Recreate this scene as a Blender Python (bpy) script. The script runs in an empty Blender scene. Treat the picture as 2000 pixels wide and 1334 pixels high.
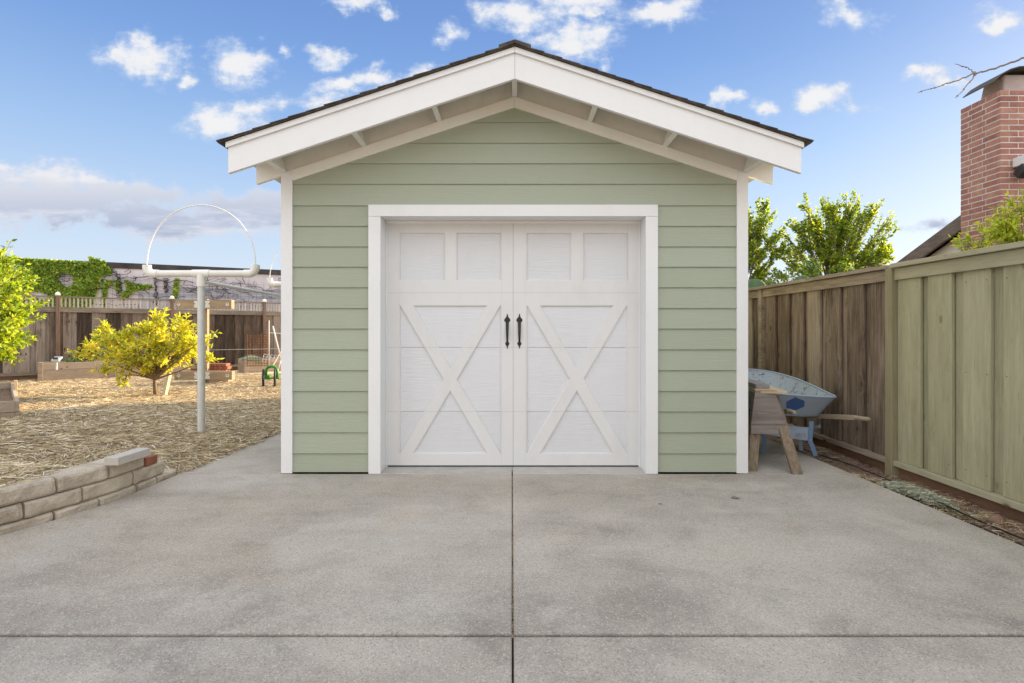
import bpy, bmesh, math, random
import numpy as np
from mathutils import Vector, Matrix, noise as mnoise
from mathutils.geometry import tessellate_polygon
R = math.radians
random.seed(7); rng = np.random.default_rng(7)
scene = bpy.context.scene
COL = scene.collection

# ---------------------------------------------------------------- camera, light, exposure
F, HZ, EYE = 1111.1, 643.0, 1.24
cam_d = bpy.data.cameras.new('camera'); cam = bpy.data.objects.new('camera', cam_d); COL.objects.link(cam)
cam.location = (0, 0, EYE); cam.rotation_euler = (R(90), 0, 0)
cam_d.lens = 20; cam_d.sensor_width = 36; cam_d.shift_y = -0.012; cam_d.clip_start = 0.05; cam_d.clip_end = 2000
scene.camera = cam
scene.view_settings.view_transform = 'Standard'; scene.view_settings.look = 'None'
scene.view_settings.gamma = 1.0; scene.view_settings.exposure = 1.55
SUN_AZ, SUN_EL = R(50), R(18)          # azimuth from +Y towards +X
to_sun = Vector((math.sin(SUN_AZ)*math.cos(SUN_EL), math.cos(SUN_AZ)*math.cos(SUN_EL), math.sin(SUN_EL)))
sd = bpy.data.lights.new('sun', 'SUN'); so = bpy.data.objects.new('sun', sd); COL.objects.link(so)
sd.energy = 5.0; sd.angle = R(0.6); sd.color = (1.0, 0.80, 0.55)
so.rotation_euler = (-to_sun).to_track_quat('-Z', 'Y').to_euler(); so.location = (20, 14, 12)

world = bpy.data.worlds.new('World'); scene.world = world; world.use_nodes = True
wt = world.node_tree; wn = wt.nodes; wl = wt.links
for n in list(wn): wn.remove(n)
def N(t, typ, **kw):
    n = t.nodes.new(typ)
    for k, v in kw.items(): setattr(n, k, v)
    return n
def lk(t, a, b): t.links.new(a, b)
def M_(t, op, a, b=None, c=None, clamp=False):
    n = N(t, 'ShaderNodeMath', operation=op, use_clamp=clamp)
    for i, v in enumerate((a, b, c)):
        if v is None: continue
        if isinstance(v, (int, float)): n.inputs[i].default_value = v
        else: lk(t, v, n.inputs[i])
    return n.outputs[0]
def mixc(t, fac, a, b, mode='MIX'):
    n = N(t, 'ShaderNodeMix', data_type='RGBA', blend_type=mode)
    for s, v in ((n.inputs[0], fac), (n.inputs[6], a), (n.inputs[7], b)):
        if isinstance(v, (int, float)): s.default_value = v
        elif isinstance(v, tuple): s.default_value = (*v[:3], 1)
        else: lk(t, v, s)
    return n.outputs[2]
def smooth(t, x, a, b, c=0.0, d=1.0):
    n = N(t, 'ShaderNodeMapRange', interpolation_type='SMOOTHSTEP')
    lk(t, x, n.inputs[0]); n.inputs[1].default_value = a; n.inputs[2].default_value = b
    n.inputs[3].default_value = c; n.inputs[4].default_value = d
    return n.outputs[0]
def fbm(t, vec, scale, detail=5, rough=.55, dist=0.0, sc=None, out='Fac', loc=None):
    if sc or loc:
        m = N(t, 'ShaderNodeMapping'); lk(t, vec, m.inputs[0])
        if sc: m.inputs['Scale'].default_value = sc
        if loc: m.inputs['Location'].default_value = loc
        vec = m.outputs[0]
    n = N(t, 'ShaderNodeTexNoise'); lk(t, vec, n.inputs['Vector'])
    n.inputs['Scale'].default_value = scale; n.inputs['Detail'].default_value = detail
    n.inputs['Roughness'].default_value = rough; n.inputs['Distortion'].default_value = dist
    return n.outputs[out]

def ramp(t, x, stops):
    n = N(t, 'ShaderNodeValToRGB'); lk(t, x, n.inputs[0]); e = n.color_ramp.elements
    while len(e) < len(stops): e.new(.5)
    for i, (p, c) in enumerate(stops): e[i].position = p; e[i].color = (*c, 1) if len(c) == 3 else c
    return n.outputs[0]
sky = N(wt, 'ShaderNodeTexSky', sky_type='NISHITA'); sky.sun_disc = False
sky.sun_elevation = SUN_EL; sky.sun_rotation = SUN_AZ; sky.altitude = 20; sky.air_density = 1.0; sky.dust_density = 0.6; sky.ozone_density = 1.6
tc = N(wt, 'ShaderNodeTexCoord'); sep = N(wt, 'ShaderNodeSeparateXYZ'); lk(wt, tc.outputs['Generated'], sep.inputs[0])
dy = M_(wt, 'MAXIMUM', sep.outputs[1], 0.02)
u = M_(wt, 'DIVIDE', sep.outputs[0], dy); v = M_(wt, 'DIVIDE', sep.outputs[2], dy)
uv = N(wt, 'ShaderNodeCombineXYZ'); lk(wt, u, uv.inputs[0]); lk(wt, v, uv.inputs[1])
w1 = fbm(wt, uv.outputs[0], 9, 5, .6, out='Color')
sub = N(wt, 'ShaderNodeVectorMath', operation='SUBTRACT'); lk(wt, w1, sub.inputs[0]); sub.inputs[1].default_value = (.5, .5, .5)
scl = N(wt, 'ShaderNodeVectorMath', operation='SCALE'); lk(wt, sub.outputs[0], scl.inputs[0]); scl.inputs['Scale'].default_value = .11
addv = N(wt, 'ShaderNodeVectorMath', operation='ADD'); lk(wt, uv.outputs[0], addv.inputs[0]); lk(wt, scl.outputs[0], addv.inputs[1])
puv = addv.outputs[0]
# cumulus puffs and low bands as directions on the sky: centre (az, height), half sizes
puffs = [(280,112,78,44,1),(465,118,60,42,1),(640,105,42,24,1),(440,225,95,44,1),(510,200,60,24,.8),(360,150,26,14,.7),(745,152,62,24,1),(660,170,50,20,.9),
 (630,198,60,26,.8),(770,190,70,24,.7),(830,135,50,16,.6),(1120,72,95,42,1),(1010,30,90,42,.95),(1130,12,100,26,.9),(1300,18,80,34,.9),(690,14,52,20,.9),(750,18,30,12,.7),
 (870,62,32,22,.7),(1660,30,62,36,.8),(1600,200,62,30,1),(1415,200,44,22,1),(1495,212,28,18,.7),(1640,210,60,12,.5),(1815,160,58,24,1),(1890,160,60,20,.6),(1955,25,56,32,.95),(1185,118,16,18,.7),
 (40,385,230,60,1.25),(230,378,220,26,1.2),(500,408,190,38,1.3),(330,432,340,34,1.2),(130,405,190,44,1.25),(60,345,140,34,1.1),(150,452,150,9,.55),(520,450,120,14,.5),(1830,440,110,14,.6),(545,98,14,9,.5),(60,330,90,16,.6)]
mask = None
for (px, py, rx, ry, s) in puffs:
    a = N(wt, 'ShaderNodeVectorMath', operation='SUBTRACT'); lk(wt, puv, a.inputs[0]); a.inputs[1].default_value = ((px-1000)/F, (HZ-py)/F, 0)
    b = N(wt, 'ShaderNodeVectorMath', operation='MULTIPLY'); lk(wt, a.outputs[0], b.inputs[0]); b.inputs[1].default_value = (F/rx/1.25, F/ry/1.25, 0)
    l = N(wt, 'ShaderNodeVectorMath', operation='LENGTH'); lk(wt, b.outputs[0], l.inputs[0])
    d = M_(wt, 'MULTIPLY_ADD', l.outputs['Value'], -s, s)
    mask = d if mask is None else M_(wt, 'MAXIMUM', mask, d)
det = fbm(wt, uv.outputs[0], 22, 6, .62, sc=(1, 1.5, 1))
dens = M_(wt, 'ADD', mask, M_(wt, 'MULTIPLY', M_(wt, 'SUBTRACT', det, .5), 1.5))
cov = smooth(wt, dens, .0, .66)
front = smooth(wt, sep.outputs[1], .1, .25)
cov = M_(wt, 'MULTIPLY', cov, front)
# clear sky seen over the shed; unseen bright cloud added overhead and behind as fill
K = 1/(.13*2**1.55)
elev = M_(wt, 'ARCSINE', sep.outputs[2])
grad = ramp(wt, smooth(wt, elev, -.02, .60), [(0, (.66, .73, .82)), (.12, (.58, .69, .84)), (.32, (.45, .60, .83)), (.50, (.335, .51, .80)), (.80, (.19, .35, .70)), (1, (.14, .27, .60))])
gsc = N(wt, 'ShaderNodeVectorMath', operation='SCALE'); lk(wt, grad, gsc.inputs[0]); gsc.inputs['Scale'].default_value = K
nish = N(wt, 'ShaderNodeVectorMath', operation='SCALE'); lk(wt, sky.outputs[0], nish.inputs[0]); nish.inputs['Scale'].default_value = .06
skyb = N(wt, 'ShaderNodeVectorMath', operation='ADD'); lk(wt, gsc.outputs[0], skyb.inputs[0]); lk(wt, nish.outputs[0], skyb.inputs[1])
lowb = smooth(wt, v, .14, .34)
thick = smooth(wt, M_(wt, 'ADD', dens, M_(wt, 'MULTIPLY', M_(wt, 'SUBTRACT', det, .5), .8)), .2, .9)
ccol_low = mixc(wt, thick, (.66*K, .72*K, .84*K), (.40*K, .47*K, .65*K))
ccol_low = mixc(wt, smooth(wt, fbm(wt, uv.outputs[0], 7, 5, .6, sc=(.35, 2.2, 1), loc=(2, 5, 0)), .46, .62), ccol_low, (.78*K, .78*K, .84*K))
ccol_hi = mixc(wt, thick, (.62*K, .72*K, .90*K), (.93*K, .92*K, .92*K))
ccol = mixc(wt, lowb, ccol_low, ccol_hi)
skymix = mixc(wt, M_(wt, 'MULTIPLY', cov, .94), skyb.outputs[0], ccol)
back = M_(wt, 'MAXIMUM', smooth(wt, elev, .66, 1.0), smooth(wt, sep.outputs[1], .25, -.25))
el = fbm(wt, tc.outputs['Generated'], 2.6, 6, .55, sc=(1, 1, 1.8))
BB = 1.74*K
bcol = mixc(wt, smooth(wt, el, .36, .56), (.66*BB, .76*BB, .98*BB), (1.0*BB, 1.0*BB, .985*BB))
skymix = mixc(wt, M_(wt, 'MULTIPLY', back, smooth(wt, sep.outputs[2], -.03, .02)), skymix, bcol)
bg = N(wt, 'ShaderNodeBackground'); lk(wt, skymix, bg.inputs[0]); bg.inputs[1].default_value = .13
wo = N(wt, 'ShaderNodeOutputWorld'); lk(wt, bg.outputs[0], wo.inputs[0])

# ---------------------------------------------------------------- helpers
ORG = {}
def tag(o, label=None, cat=None, group=None, kind=None):
    if label: o['label'] = label
    if cat: o['category'] = cat
    if group: o['group'] = group
    if kind: o['kind'] = kind
    return o
def thing(name, label, cat, loc=(0, 0, 0), group=None):
    o = bpy.data.objects.new(name, None); COL.objects.link(o); o.location = loc; o.empty_display_size = .1
    ORG[o] = Vector(loc); return tag(o, label, cat, group)
def link(name, me, mat, parent=None, bevel=0, smooth_=False, org=None):
    o = bpy.data.objects.new(name, me); COL.objects.link(o)
    base = ORG[parent] if parent else Vector(org if org else (0, 0, 0))
    if parent: o.parent = parent
    elif org: o.location = org
    ORG[o] = base.copy()
    if base.length > 0: me.transform(Matrix.Translation(-base))
    for m in (mat if isinstance(mat, (list, tuple)) else [mat]): me.materials.append(m)
    if bevel:
        b = o.modifiers.new('bevel', 'BEVEL'); b.width = bevel; b.segments = 2; b.limit_method = 'ANGLE'; b.angle_limit = R(35)
    if smooth_: me.shade_smooth()
    return o
class MB:
    def __init__(s): s.v = []; s.f = []; s.mi = []; s.cur = 0
    def add(s, vs, fs):
        k = len(s.v); s.v += [tuple(p) for p in vs]; s.f += [tuple(i+k for i in f) for f in fs]; s.mi += [s.cur]*len(fs)
    def box(s, x0, x1, y0, y1, z0, z1): s.hexa([(x0,y0,z0),(x1,y0,z0),(x1,y1,z0),(x0,y1,z0),(x0,y0,z1),(x1,y0,z1),(x1,y1,z1),(x0,y1,z1)])
    def hexa(s, p): s.add(p, [(3,2,1,0),(4,5,6,7),(0,1,5,4),(1,2,6,5),(2,3,7,6),(3,0,4,7)])
    def obox(s, c, ax, ay, az, hx, hy, hz):
        c = Vector(c); ax = Vector(ax).normalized()*hx; ay = Vector(ay).normalized()*hy; az = Vector(az).normalized()*hz
        s.hexa([c-ax-ay-az, c+ax-ay-az, c+ax+ay-az, c-ax+ay-az, c-ax-ay+az, c+ax-ay+az, c+ax+ay+az, c-ax+ay+az])
    def beam(s, a, b, w, h, up=(0, 0, 1)):
        a = Vector(a); b = Vector(b); d = (b-a); L = d.length; d.normalize(); up = Vector(up)
        sd_ = d.cross(up).normalized(); u_ = sd_.cross(d).normalized()
        s.obox((a+b)/2, d, sd_, u_, L/2, w/2, h/2)
    def prism(s, poly, d):      # poly: list of 3d points (planar), d: extrusion vector
        n = len(poly); d = Vector(d); p = [Vector(q) for q in poly]
        s.add([*p, *[q+d for q in p]], [tuple(range(n-1, -1, -1)), tuple(range(n, 2*n)), *[(i, (i+1) % n, n+(i+1) % n, n+i) for i in range(n)]])
    def tube(s, pts, r, n=10, cap=True):
        pts = [Vector(p) for p in pts]; rs = r if isinstance(r, (list, tuple)) else [r]*len(pts); k0 = len(s.v); ref = None
        vs = []; fs = []
        for i, p in enumerate(pts):
            t = (pts[min(i+1, len(pts)-1)] - pts[max(i-1, 0)]).normalized()
            if ref is None: ref = t.orthogonal().normalized()
            ref = (ref - t*ref.dot(t)).normalized(); bi = t.cross(ref)
            for j in range(n):
                a = 2*math.pi*j/n; vs.append(p + (ref*math.cos(a)+bi*math.sin(a))*rs[i])
        for i in range(len(pts)-1):
            for j in range(n): fs.append((i*n+j, i*n+(j+1) % n, (i+1)*n+(j+1) % n, (i+1)*n+j))
        if cap: fs.append(tuple(range(n-1, -1, -1))); fs.append(tuple((len(pts)-1)*n+j for j in range(n)))
        s.add(vs, fs)
    def build(s, name, mat, parent=None, bevel=0, smooth_=False, org=None):
        me = bpy.data.meshes.new(name); me.from_pydata([tuple(p) for p in s.v], [], s.f); me.update()
        if isinstance(mat, (list, tuple)): me.polygons.foreach_set('material_index', s.mi)
        bm = bmesh.new(); bm.from_mesh(me); bmesh.ops.recalc_face_normals(bm, faces=bm.faces); bm.to_mesh(me); bm.free()
        return link(name, me, mat, parent, bevel, smooth_, org)
def kids(o): return [c for c in bpy.data.objects if c.parent == o]
def copy_tree(o, parent=None):
    c = o.copy(); COL.objects.link(c); c.parent = parent
    for ch in kids(o): copy_tree(ch, c)
    return c

# ---------------------------------------------------------------- materials
def newmat(name):
    m = bpy.data.materials.new(name); m.use_nodes = True; t = m.node_tree
    b = t.nodes['Principled BSDF']; co = N(t, 'ShaderNodeTexCoord').outputs['Object']
    return m, t, b, co
def bump(t, b, h, strength=.3, dist=.01):
    n = N(t, 'ShaderNodeBump'); n.inputs['Strength'].default_value = strength; n.inputs['Distance'].default_value = dist
    lk(t, h, n.inputs['Height']); lk(t, n.outputs[0], b.inputs['Normal'])
def isl(t): return N(t, 'ShaderNodeNewGeometry').outputs['Random Per Island']
def paint(name, col, rough=.55, grain=None, gs=.25, dirt=.12, dirtcol=(.30, .26, .20), gd=.002):
    m, t, b, co = newmat(name); b.inputs['Roughness'].default_value = rough; b.inputs['Specular IOR Level'].default_value = .35
    n1 = fbm(t, co, 1.7, 5, .6); n2 = fbm(t, co, 9, 6, .65, sc=(1, 1, .35))
    f = M_(t, 'MULTIPLY', smooth(t, M_(t, 'ADD', M_(t, 'MULTIPLY', n1, .5), M_(t, 'MULTIPLY', n2, .5)), .46, .75), dirt)
    c = mixc(t, f, col, dirtcol)
    n3 = fbm(t, co, 2.3, 3, .5, loc=(5, 3, 1)); c = mixc(t, M_(t, 'MULTIPLY', smooth(t, n3, .35, .65), .08), c, tuple(min(1, x*1.15) for x in col))
    sp = smooth(t, fbm(t, co, 55, 2, .5, loc=(3, 1, 8)), .74, .80); c = mixc(t, M_(t, 'MULTIPLY', sp, dirt*2.2, clamp=True), c, (.12, .10, .08))
    c = mixc(t, 1.0, c, mixc(t, isl(t), (.95, .955, .95), (1.03, 1.03, 1.04)), 'MULTIPLY')
    lk(t, c, b.inputs['Base Color'])
    if grain:
        g = fbm(t, co, 60, 5, .6, dist=.6, sc=grain); g2 = fbm(t, co, 240, 2, .5)
        bump(t, b, M_(t, 'ADD', g, M_(t, 'MULTIPLY', g2, .3)), gs, gd)
    return m
def wood(name, stops, axis='z', rough=.85, knots=True, var=.22, stain=.5, bs=.5, dark=(.035, .025, .018), top=None):
    m, t, b, co = newmat(name); b.inputs['Roughness'].default_value = rough; b.inputs['Specular IOR Level'].default_value = .2
    r = isl(t); off = N(t, 'ShaderNodeCombineXYZ'); lk(t, M_(t, 'MULTIPLY', r, 37), off.inputs[0]); lk(t, M_(t, 'MULTIPLY', r, 91), off.inputs[1]); lk(t, M_(t, 'MULTIPLY', r, 53), off.inputs[2])
    ad = N(t, 'ShaderNodeVectorMath', operation='ADD'); lk(t, co, ad.inputs[0]); lk(t, off.outputs[0], ad.inputs[1]); p = ad.outputs[0]
    sc = {'z': (1, 1, .055), 'x': (.055, 1, 1), 'y': (1, .055, 1), 'h': (.12, .12, 1)}[axis]
    sc2 = {'z': (1, 1, .22), 'x': (.22, 1, 1), 'y': (1, .22, 1), 'h': (.3, .3, 1)}[axis]
    # knots bend the grain
    vor = N(t, 'ShaderNodeTexVoronoi'); mp = N(t, 'ShaderNodeMapping'); lk(t, p, mp.inputs[0]); mp.inputs['Scale'].default_value = {'z': (5, 5, 2.6), 'x': (2.6, 5, 5), 'y': (5, 2.6, 5), 'h': (4, 4, 6)}[axis]
    lk(t, mp.outputs[0], vor.inputs['Vector']); vor.inputs['Scale'].default_value = 1.0; vd = vor.outputs['Distance']
    bend = M_(t, 'MULTIPLY', smooth(t, vd, .0, .35, 1, 0), .05)
    bv = N(t, 'ShaderNodeCombineXYZ'); [lk(t, bend, bv.inputs[i]) for i in range(3)]
    ad2 = N(t, 'ShaderNodeVectorMath', operation='ADD'); lk(t, p, ad2.inputs[0]); lk(t, bv.outputs[0], ad2.inputs[1])
    g = fbm(t, ad2.outputs[0], 42, 6, .62, .4, sc=sc); g2 = fbm(t, p, 7, 4, .6, sc=sc2); g3 = fbm(t, p, 150, 3, .6, sc=sc)
    x = M_(t, 'ADD', M_(t, 'MULTIPLY', g, .55), M_(t, 'MULTIPLY', g2, .45))
    x = M_(t, 'ADD', x, M_(t, 'MULTIPLY', M_(t, 'SUBTRACT', r, .5), var))
    c = ramp(t, x, stops)
    st = M_(t, 'MULTIPLY', smooth(t, fbm(t, p, 5, 6, .7, sc=sc2, loc=(9, 4, 2)), .5, .72), stain); c = mixc(t, st, c, dark)
    ck = M_(t, 'MULTIPLY', smooth(t, g3, .60, .70), .5); c = mixc(t, ck, c, dark)
    if knots:
        kf = smooth(t, vd, .05, .12, 1, 0); c = mixc(t, M_(t, 'MULTIPLY', kf, .85), c, dark)
    lk(t, c, b.inputs['Base Color'])
    bump(t, b, M_(t, 'ADD', M_(t, 'MULTIPLY', g, .6), M_(t, 'MULTIPLY', g3, .5)), bs, .006)
    return m
def metal(name, col, rough=.4, met=.9, spot=.15):
    m, t, b, co = newmat(name); b.inputs['Metallic'].default_value = met
    n = fbm(t, co, 14, 6, .65); c = mixc(t, M_(t, 'MULTIPLY', smooth(t, n, .4, .7), spot), col, tuple(x*.45 for x in col)); lk(t, c, b.inputs['Base Color'])
    lk(t, M_(t, 'MULTIPLY_ADD', fbm(t, co, 30, 4), .3, rough-.1), b.inputs['Roughness']); bump(t, b, fbm(t, co, 80, 3), .08, .003); return m
def leafmat(name, stops, trans=.45, rough=.4):
    m = bpy.data.materials.new(name); m.use_nodes = True; t = m.node_tree; b = t.nodes['Principled BSDF']; out = t.nodes['Material Output']
    c = ramp(t, isl(t), stops); lk(t, c, b.inputs['Base Color']); b.inputs['Roughness'].default_value = rough; b.inputs['Specular IOR Level'].default_value = .4
    tr = N(t, 'ShaderNodeBsdfTranslucent'); c2 = mixc(t, 1.0, c, (1.9, 1.8, .5), 'MULTIPLY'); lk(t, c2, tr.inputs[0])
    mx = N(t, 'ShaderNodeMixShader'); mx.inputs[0].default_value = trans; lk(t, b.outputs[0], mx.inputs[1]); lk(t, tr.outputs[0], mx.inputs[2]); lk(t, mx.outputs[0], out.inputs[0]); return m
def rocky(name, stops, scale=6, bs=.6, bd=.01, rough=.9, fine=60):
    m, t, b, co = newmat(name); b.inputs['Roughness'].default_value = rough; b.inputs['Specular IOR Level'].default_value = .2
    r = M_(t, 'MULTIPLY', M_(t, 'SUBTRACT', isl(t), .5), .2)
    x = M_(t, 'ADD', M_(t, 'ADD', M_(t, 'MULTIPLY', fbm(t, co, scale, 7, .65), .7), M_(t, 'MULTIPLY', fbm(t, co, fine, 3, .6), .3)), r)
    lk(t, ramp(t, x, stops), b.inputs['Base Color']); bump(t, b, M_(t, 'ADD', fbm(t, co, scale*3, 6, .7), M_(t, 'MULTIPLY', fbm(t, co, fine*2, 3, .6), .35)), bs, bd); return m
def plain(name, col, rough=.6): return paint(name, col, rough, dirt=.15)

MT = {}
MT['siding'] = paint('green_fibre_cement', (.362, .398, .310), .6, (.10, .5, 1.3), .7, .25, (.42, .42, .30), gd=.004)
MT['trim'] = paint('white_trim_paint', (.78, .785, .79), .5, (.5, .5, .08), .3, .10)
MT['trimh'] = paint('white_board_paint', (.85, .835, .79), .5, (.08, .5, .9), .12, .12)
MT['soffit'] = paint('soffit_paint', (.74, .70, .62), .7, (.1, .5, 1), .3, .35)
MT['door'] = paint('door_overlay_paint', (.71, .71, .71), .45, (.4, .4, .06), .3, .14)
MT['panel'] = paint('door_panel_paint', (.70, .71, .735), .5, (.07, .5, 1.2), 1.0, .08, gd=.005)
MT['seam'] = plain('door_seam', (.34, .34, .35))
MT['black'] = plain('black_iron', (.02, .02, .02), .45)
MT['shingle'] = rocky('asphalt_shingle', [(.3, (.03, .026, .022)), (.5, (.075, .062, .05)), (.7, (.13, .115, .1))], 12, .8, .006, .95, 220)
MT['dark'] = plain('dark_gap', (.03, .028, .026), .9)
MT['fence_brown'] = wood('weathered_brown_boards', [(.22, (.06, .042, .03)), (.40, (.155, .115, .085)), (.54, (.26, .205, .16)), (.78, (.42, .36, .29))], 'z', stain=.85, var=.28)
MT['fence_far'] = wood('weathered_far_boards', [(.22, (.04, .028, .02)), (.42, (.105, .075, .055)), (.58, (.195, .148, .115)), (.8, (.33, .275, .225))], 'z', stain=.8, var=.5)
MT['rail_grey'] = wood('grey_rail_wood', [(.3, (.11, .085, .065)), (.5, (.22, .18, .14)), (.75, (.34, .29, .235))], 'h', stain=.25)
MT['rail_y'] = wood('grey_rail_wood_long', [(.3, (.17, .135, .10)), (.5, (.32, .265, .205)), (.75, (.46, .39, .31))], 'y', stain=.25)
MT['fence_green'] = wood('olive_stained_boards', [(.28, (.235, .225, .145)), (.5, (.335, .32, .205)), (.74, (.42, .40, .27))], 'z', stain=.35, bs=.6, var=.3, dark=(.21, .175, .10))
MT['rail_green'] = wood('olive_stained_rail', [(.2, (.30, .28, .185)), (.5, (.38, .355, .245)), (.8, (.45, .42, .30))], 'y', stain=.2, bs=.3, dark=(.12, .10, .05))
MT['kick'] = wood('red_brown_kickboard', [(.2, (.12, .07, .045)), (.5, (.20, .115, .075)), (.8, (.28, .175, .12))], 'h', knots=False, stain=.4)
MT['ply'] = wood('weathered_plywood', [(.25, (.16, .13, .12)), (.5, (.27, .235, .22)), (.8, (.38, .34, .32))], 'x', stain=.25)
MT['newwood'] = wood('pale_plank', [(.2, (.42, .32, .20)), (.5, (.55, .44, .29)), (.8, (.65, .54, .38))], 'y', stain=.05, knots=False)
MT['leg_wood'] = wood('old_leg_wood', [(.25, (.12, .09, .06)), (.5, (.26, .205, .145)), (.8, (.40, .34, .27))], 'z', stain=.4)
MT['bed'] = wood('planter_timber', [(.25, (.22, .165, .125)), (.5, (.36, .285, .215)), (.8, (.48, .39, .30))], 'h', stain=.2)
MT['beam'] = wood('tan_beam', [(.25, (.22, .16, .10)), (.5, (.36, .27, .18)), (.8, (.46, .37, .26))], 'h', stain=.3)
MT['galv'] = metal('galvanised_steel', (.66, .66, .63), .55, .35, .2)
MT['pvc'] = plain('white_pvc', (.80, .78, .72), .4)
MT['concrete_d'] = None
# ---------------------------------------------------------------- ground
def hgt(x, y):
    """height of the straw-covered garden"""
    s = lambda a: max(0., min(1., a))**2*(3-2*max(0., min(1., a)))
    h = .015 + .243*s((5.15-y)/1.5)*s((-2.90-x)/.10) + .10*s((-3.2-x)/2.5)*s((y-3.0)/3.0)*s((12-y)/5)
    return h
GR = MT['soil'] = rocky('soil', [(.3, (.10, .065, .045)), (.5, (.21, .14, .10)), (.7, (.33, .24, .18))], 9, 1.0, .03)
g = MB(); g.add([(-400, -60, -.13), (400, -60, -.13), (400, 700, -.13), (-400, 700, -.13)], [(0, 1, 2, 3)])
tag(g.build('ground', rocky('dry_ground', [(.3, (.10, .075, .05)), (.6, (.2, .155, .1)), (.8, (.27, .22, .14))], 3, .5)), kind='structure')

# concrete
m, t, b, co = newmat('broom_concrete'); b.inputs['Roughness'].default_value = .88; b.inputs['Specular IOR Level'].default_value = .25
big = fbm(t, co, .55, 4, .55, dist=.6); mid = fbm(t, co, 2.4, 6, .62, .5); streak = fbm(t, co, 3.0, 5, .6, sc=(.35, 1.3, 1), loc=(3, 7, 0))
x = M_(t, 'ADD', M_(t, 'MULTIPLY', big, .35), M_(t, 'ADD', M_(t, 'MULTIPLY', mid, .35), M_(t, 'MULTIPLY', streak, .3)))
c = ramp(t, x, [(.33, (.29, .272, .248)), (.47, (.395, .378, .352)), (.56, (.44, .427, .405)), (.70, (.50, .49, .472))])
# dark weathered patches close to the near joint
sx = N(t, 'ShaderNodeSeparateXYZ'); lk(t, co, sx.inputs[0])
warm_cast = smooth(t, M_(t, 'ADD', M_(t, 'MULTIPLY', sx.outputs[0], -.22), M_(t, 'MULTIPLY', M_(t, 'SUBTRACT', fbm(t, co, .8, 5, .6, .6, loc=(4, 0, 2)), .5), 3.0)), -.2, .9)  # warm light towards the left side, tinted into the slab colour
c = mixc(t, M_(t, 'MULTIPLY', warm_cast, .55), c, mixc(t, 1.0, c, (1.06, .97, .86), 'MULTIPLY'))
nearj = smooth(t, M_(t, 'ABSOLUTE', M_(t, 'SUBTRACT', sx.outputs[1], 2.33)), .02, .85, 1, 0)
c = mixc(t, M_(t, 'MULTIPLY', M_(t, 'MULTIPLY', nearj, smooth(t, fbm(t, co, 2.6, 6, .68, .4, loc=(0, 6, 1)), .40, .62)), .50), c, (.20, .19, .18))
lightp = smooth(t, fbm(t, co, .9, 4, .5, .8, loc=(11, 4, 7)), .50, .62); c = mixc(t, M_(t, 'MULTIPLY', lightp, .42), c, (.56, .54, .50))
ce = smooth(t, fbm(t, co, 6, 6, .7, .5, loc=(1, 9, 2)), .60, .75); c = mixc(t, M_(t, 'MULTIPLY', ce, .15), c, (.24, .22, .20))
st = M_(t, 'MULTIPLY', smooth(t, fbm(t, co, 1.9, 8, .78, .3, loc=(1.5, 2.2, 0)), .50, .72), .42); c = mixc(t, st, c, (.21, .20, .188))
pk = M_(t, 'MULTIPLY', smooth(t, fbm(t, co, 1.1, 5, .6, loc=(7, 1, 3)), .56, .74), .22); c = mixc(t, pk, c, (.47, .41, .33))
vo = N(t, 'ShaderNodeTexVoronoi'); lk(t, co, vo.inputs['Vector']); vo.inputs['Scale'].default_value = 165
ag = vo.outputs['Distance']; agc = N(t, 'ShaderNodeSeparateColor'); lk(t, vo.outputs['Color'], agc.inputs[0])
c = mixc(t, M_(t, 'MULTIPLY', smooth(t, agc.outputs[0], .75, .95), .30), c, (.78, .76, .72))
c = mixc(t, M_(t, 'MULTIPLY', smooth(t, agc.outputs[1], .72, .95), .38), c, (.14, .132, .125))
c = mixc(t, M_(t, 'MULTIPLY', smooth(t, fbm(t, co, 320, 2, .5), .55, .7), .35), c, (.10, .09, .085))
c = mixc(t, 1.0, c, (1.10, 1.04, .965), 'MULTIPLY')
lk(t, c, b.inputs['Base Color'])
bump(t, b, M_(t, 'ADD', M_(t, 'MULTIPLY', fbm(t, co, 150, 4, .75), 1.3), M_(t, 'MULTIPLY', ag, .6)), 1.0, .005)
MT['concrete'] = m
m2 = rocky('smooth_concrete', [(.3, (.36, .34, .31)), (.5, (.46, .44, .41)), (.7, (.52, .5, .47))], 5, .3, .004); MT['sill'] = m2

def slab(poly, z=0., th=.10, r=.008, ):
    """polygon slab with a rounded tooled edge; poly CCW"""
    n = len(poly); P = [Vector((*p, 0)) for p in poly]
    def inset(d):
        out = []
        for i in range(n):
            a = P[i-1]; b_ = P[i]; c_ = P[(i+1) % n]
            e1 = (b_-a).normalized(); e2 = (c_-b_).normalized(); n1 = Vector((-e1.y, e1.x, 0)); n2 = Vector((-e2.y, e2.x, 0))
            k = 1+n1.dot(n2); out.append(b_ + (n1+n2)*(d/max(.2, k)))
        return out
    rings = [(0, -th), (0, -r), (r*.3, -r*.3), (r, 0)]
    vs = []; fs = []
    for d, dz in rings: vs += [p + Vector((0, 0, z+dz)) for p in inset(d)]
    for k in range(len(rings)-1):
        for i in range(n): fs.append((k*n+i, k*n+(i+1) % n, (k+1)*n+(i+1) % n, (k+1)*n+i))
    fs.append(tuple(range((len(rings)-1)*n, len(rings)*n))); return vs, fs
J = .0035; X0, XR = .003, 2.93
edge = [(-2.86, 4.875), (-2.865, 4.5), (-2.885, 4.06), (-2.99, 3.67), (-3.08, 3.44), (-3.22, 3.1), (-3.42, 2.7), (-3.6, 2.297)]
pt = MB()
pt.add(*slab([(-3.6, 2.320), (X0-J, 2.320), (X0-J, 4.88), (-2.86, 4.88)] + edge[1:-1]))
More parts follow.
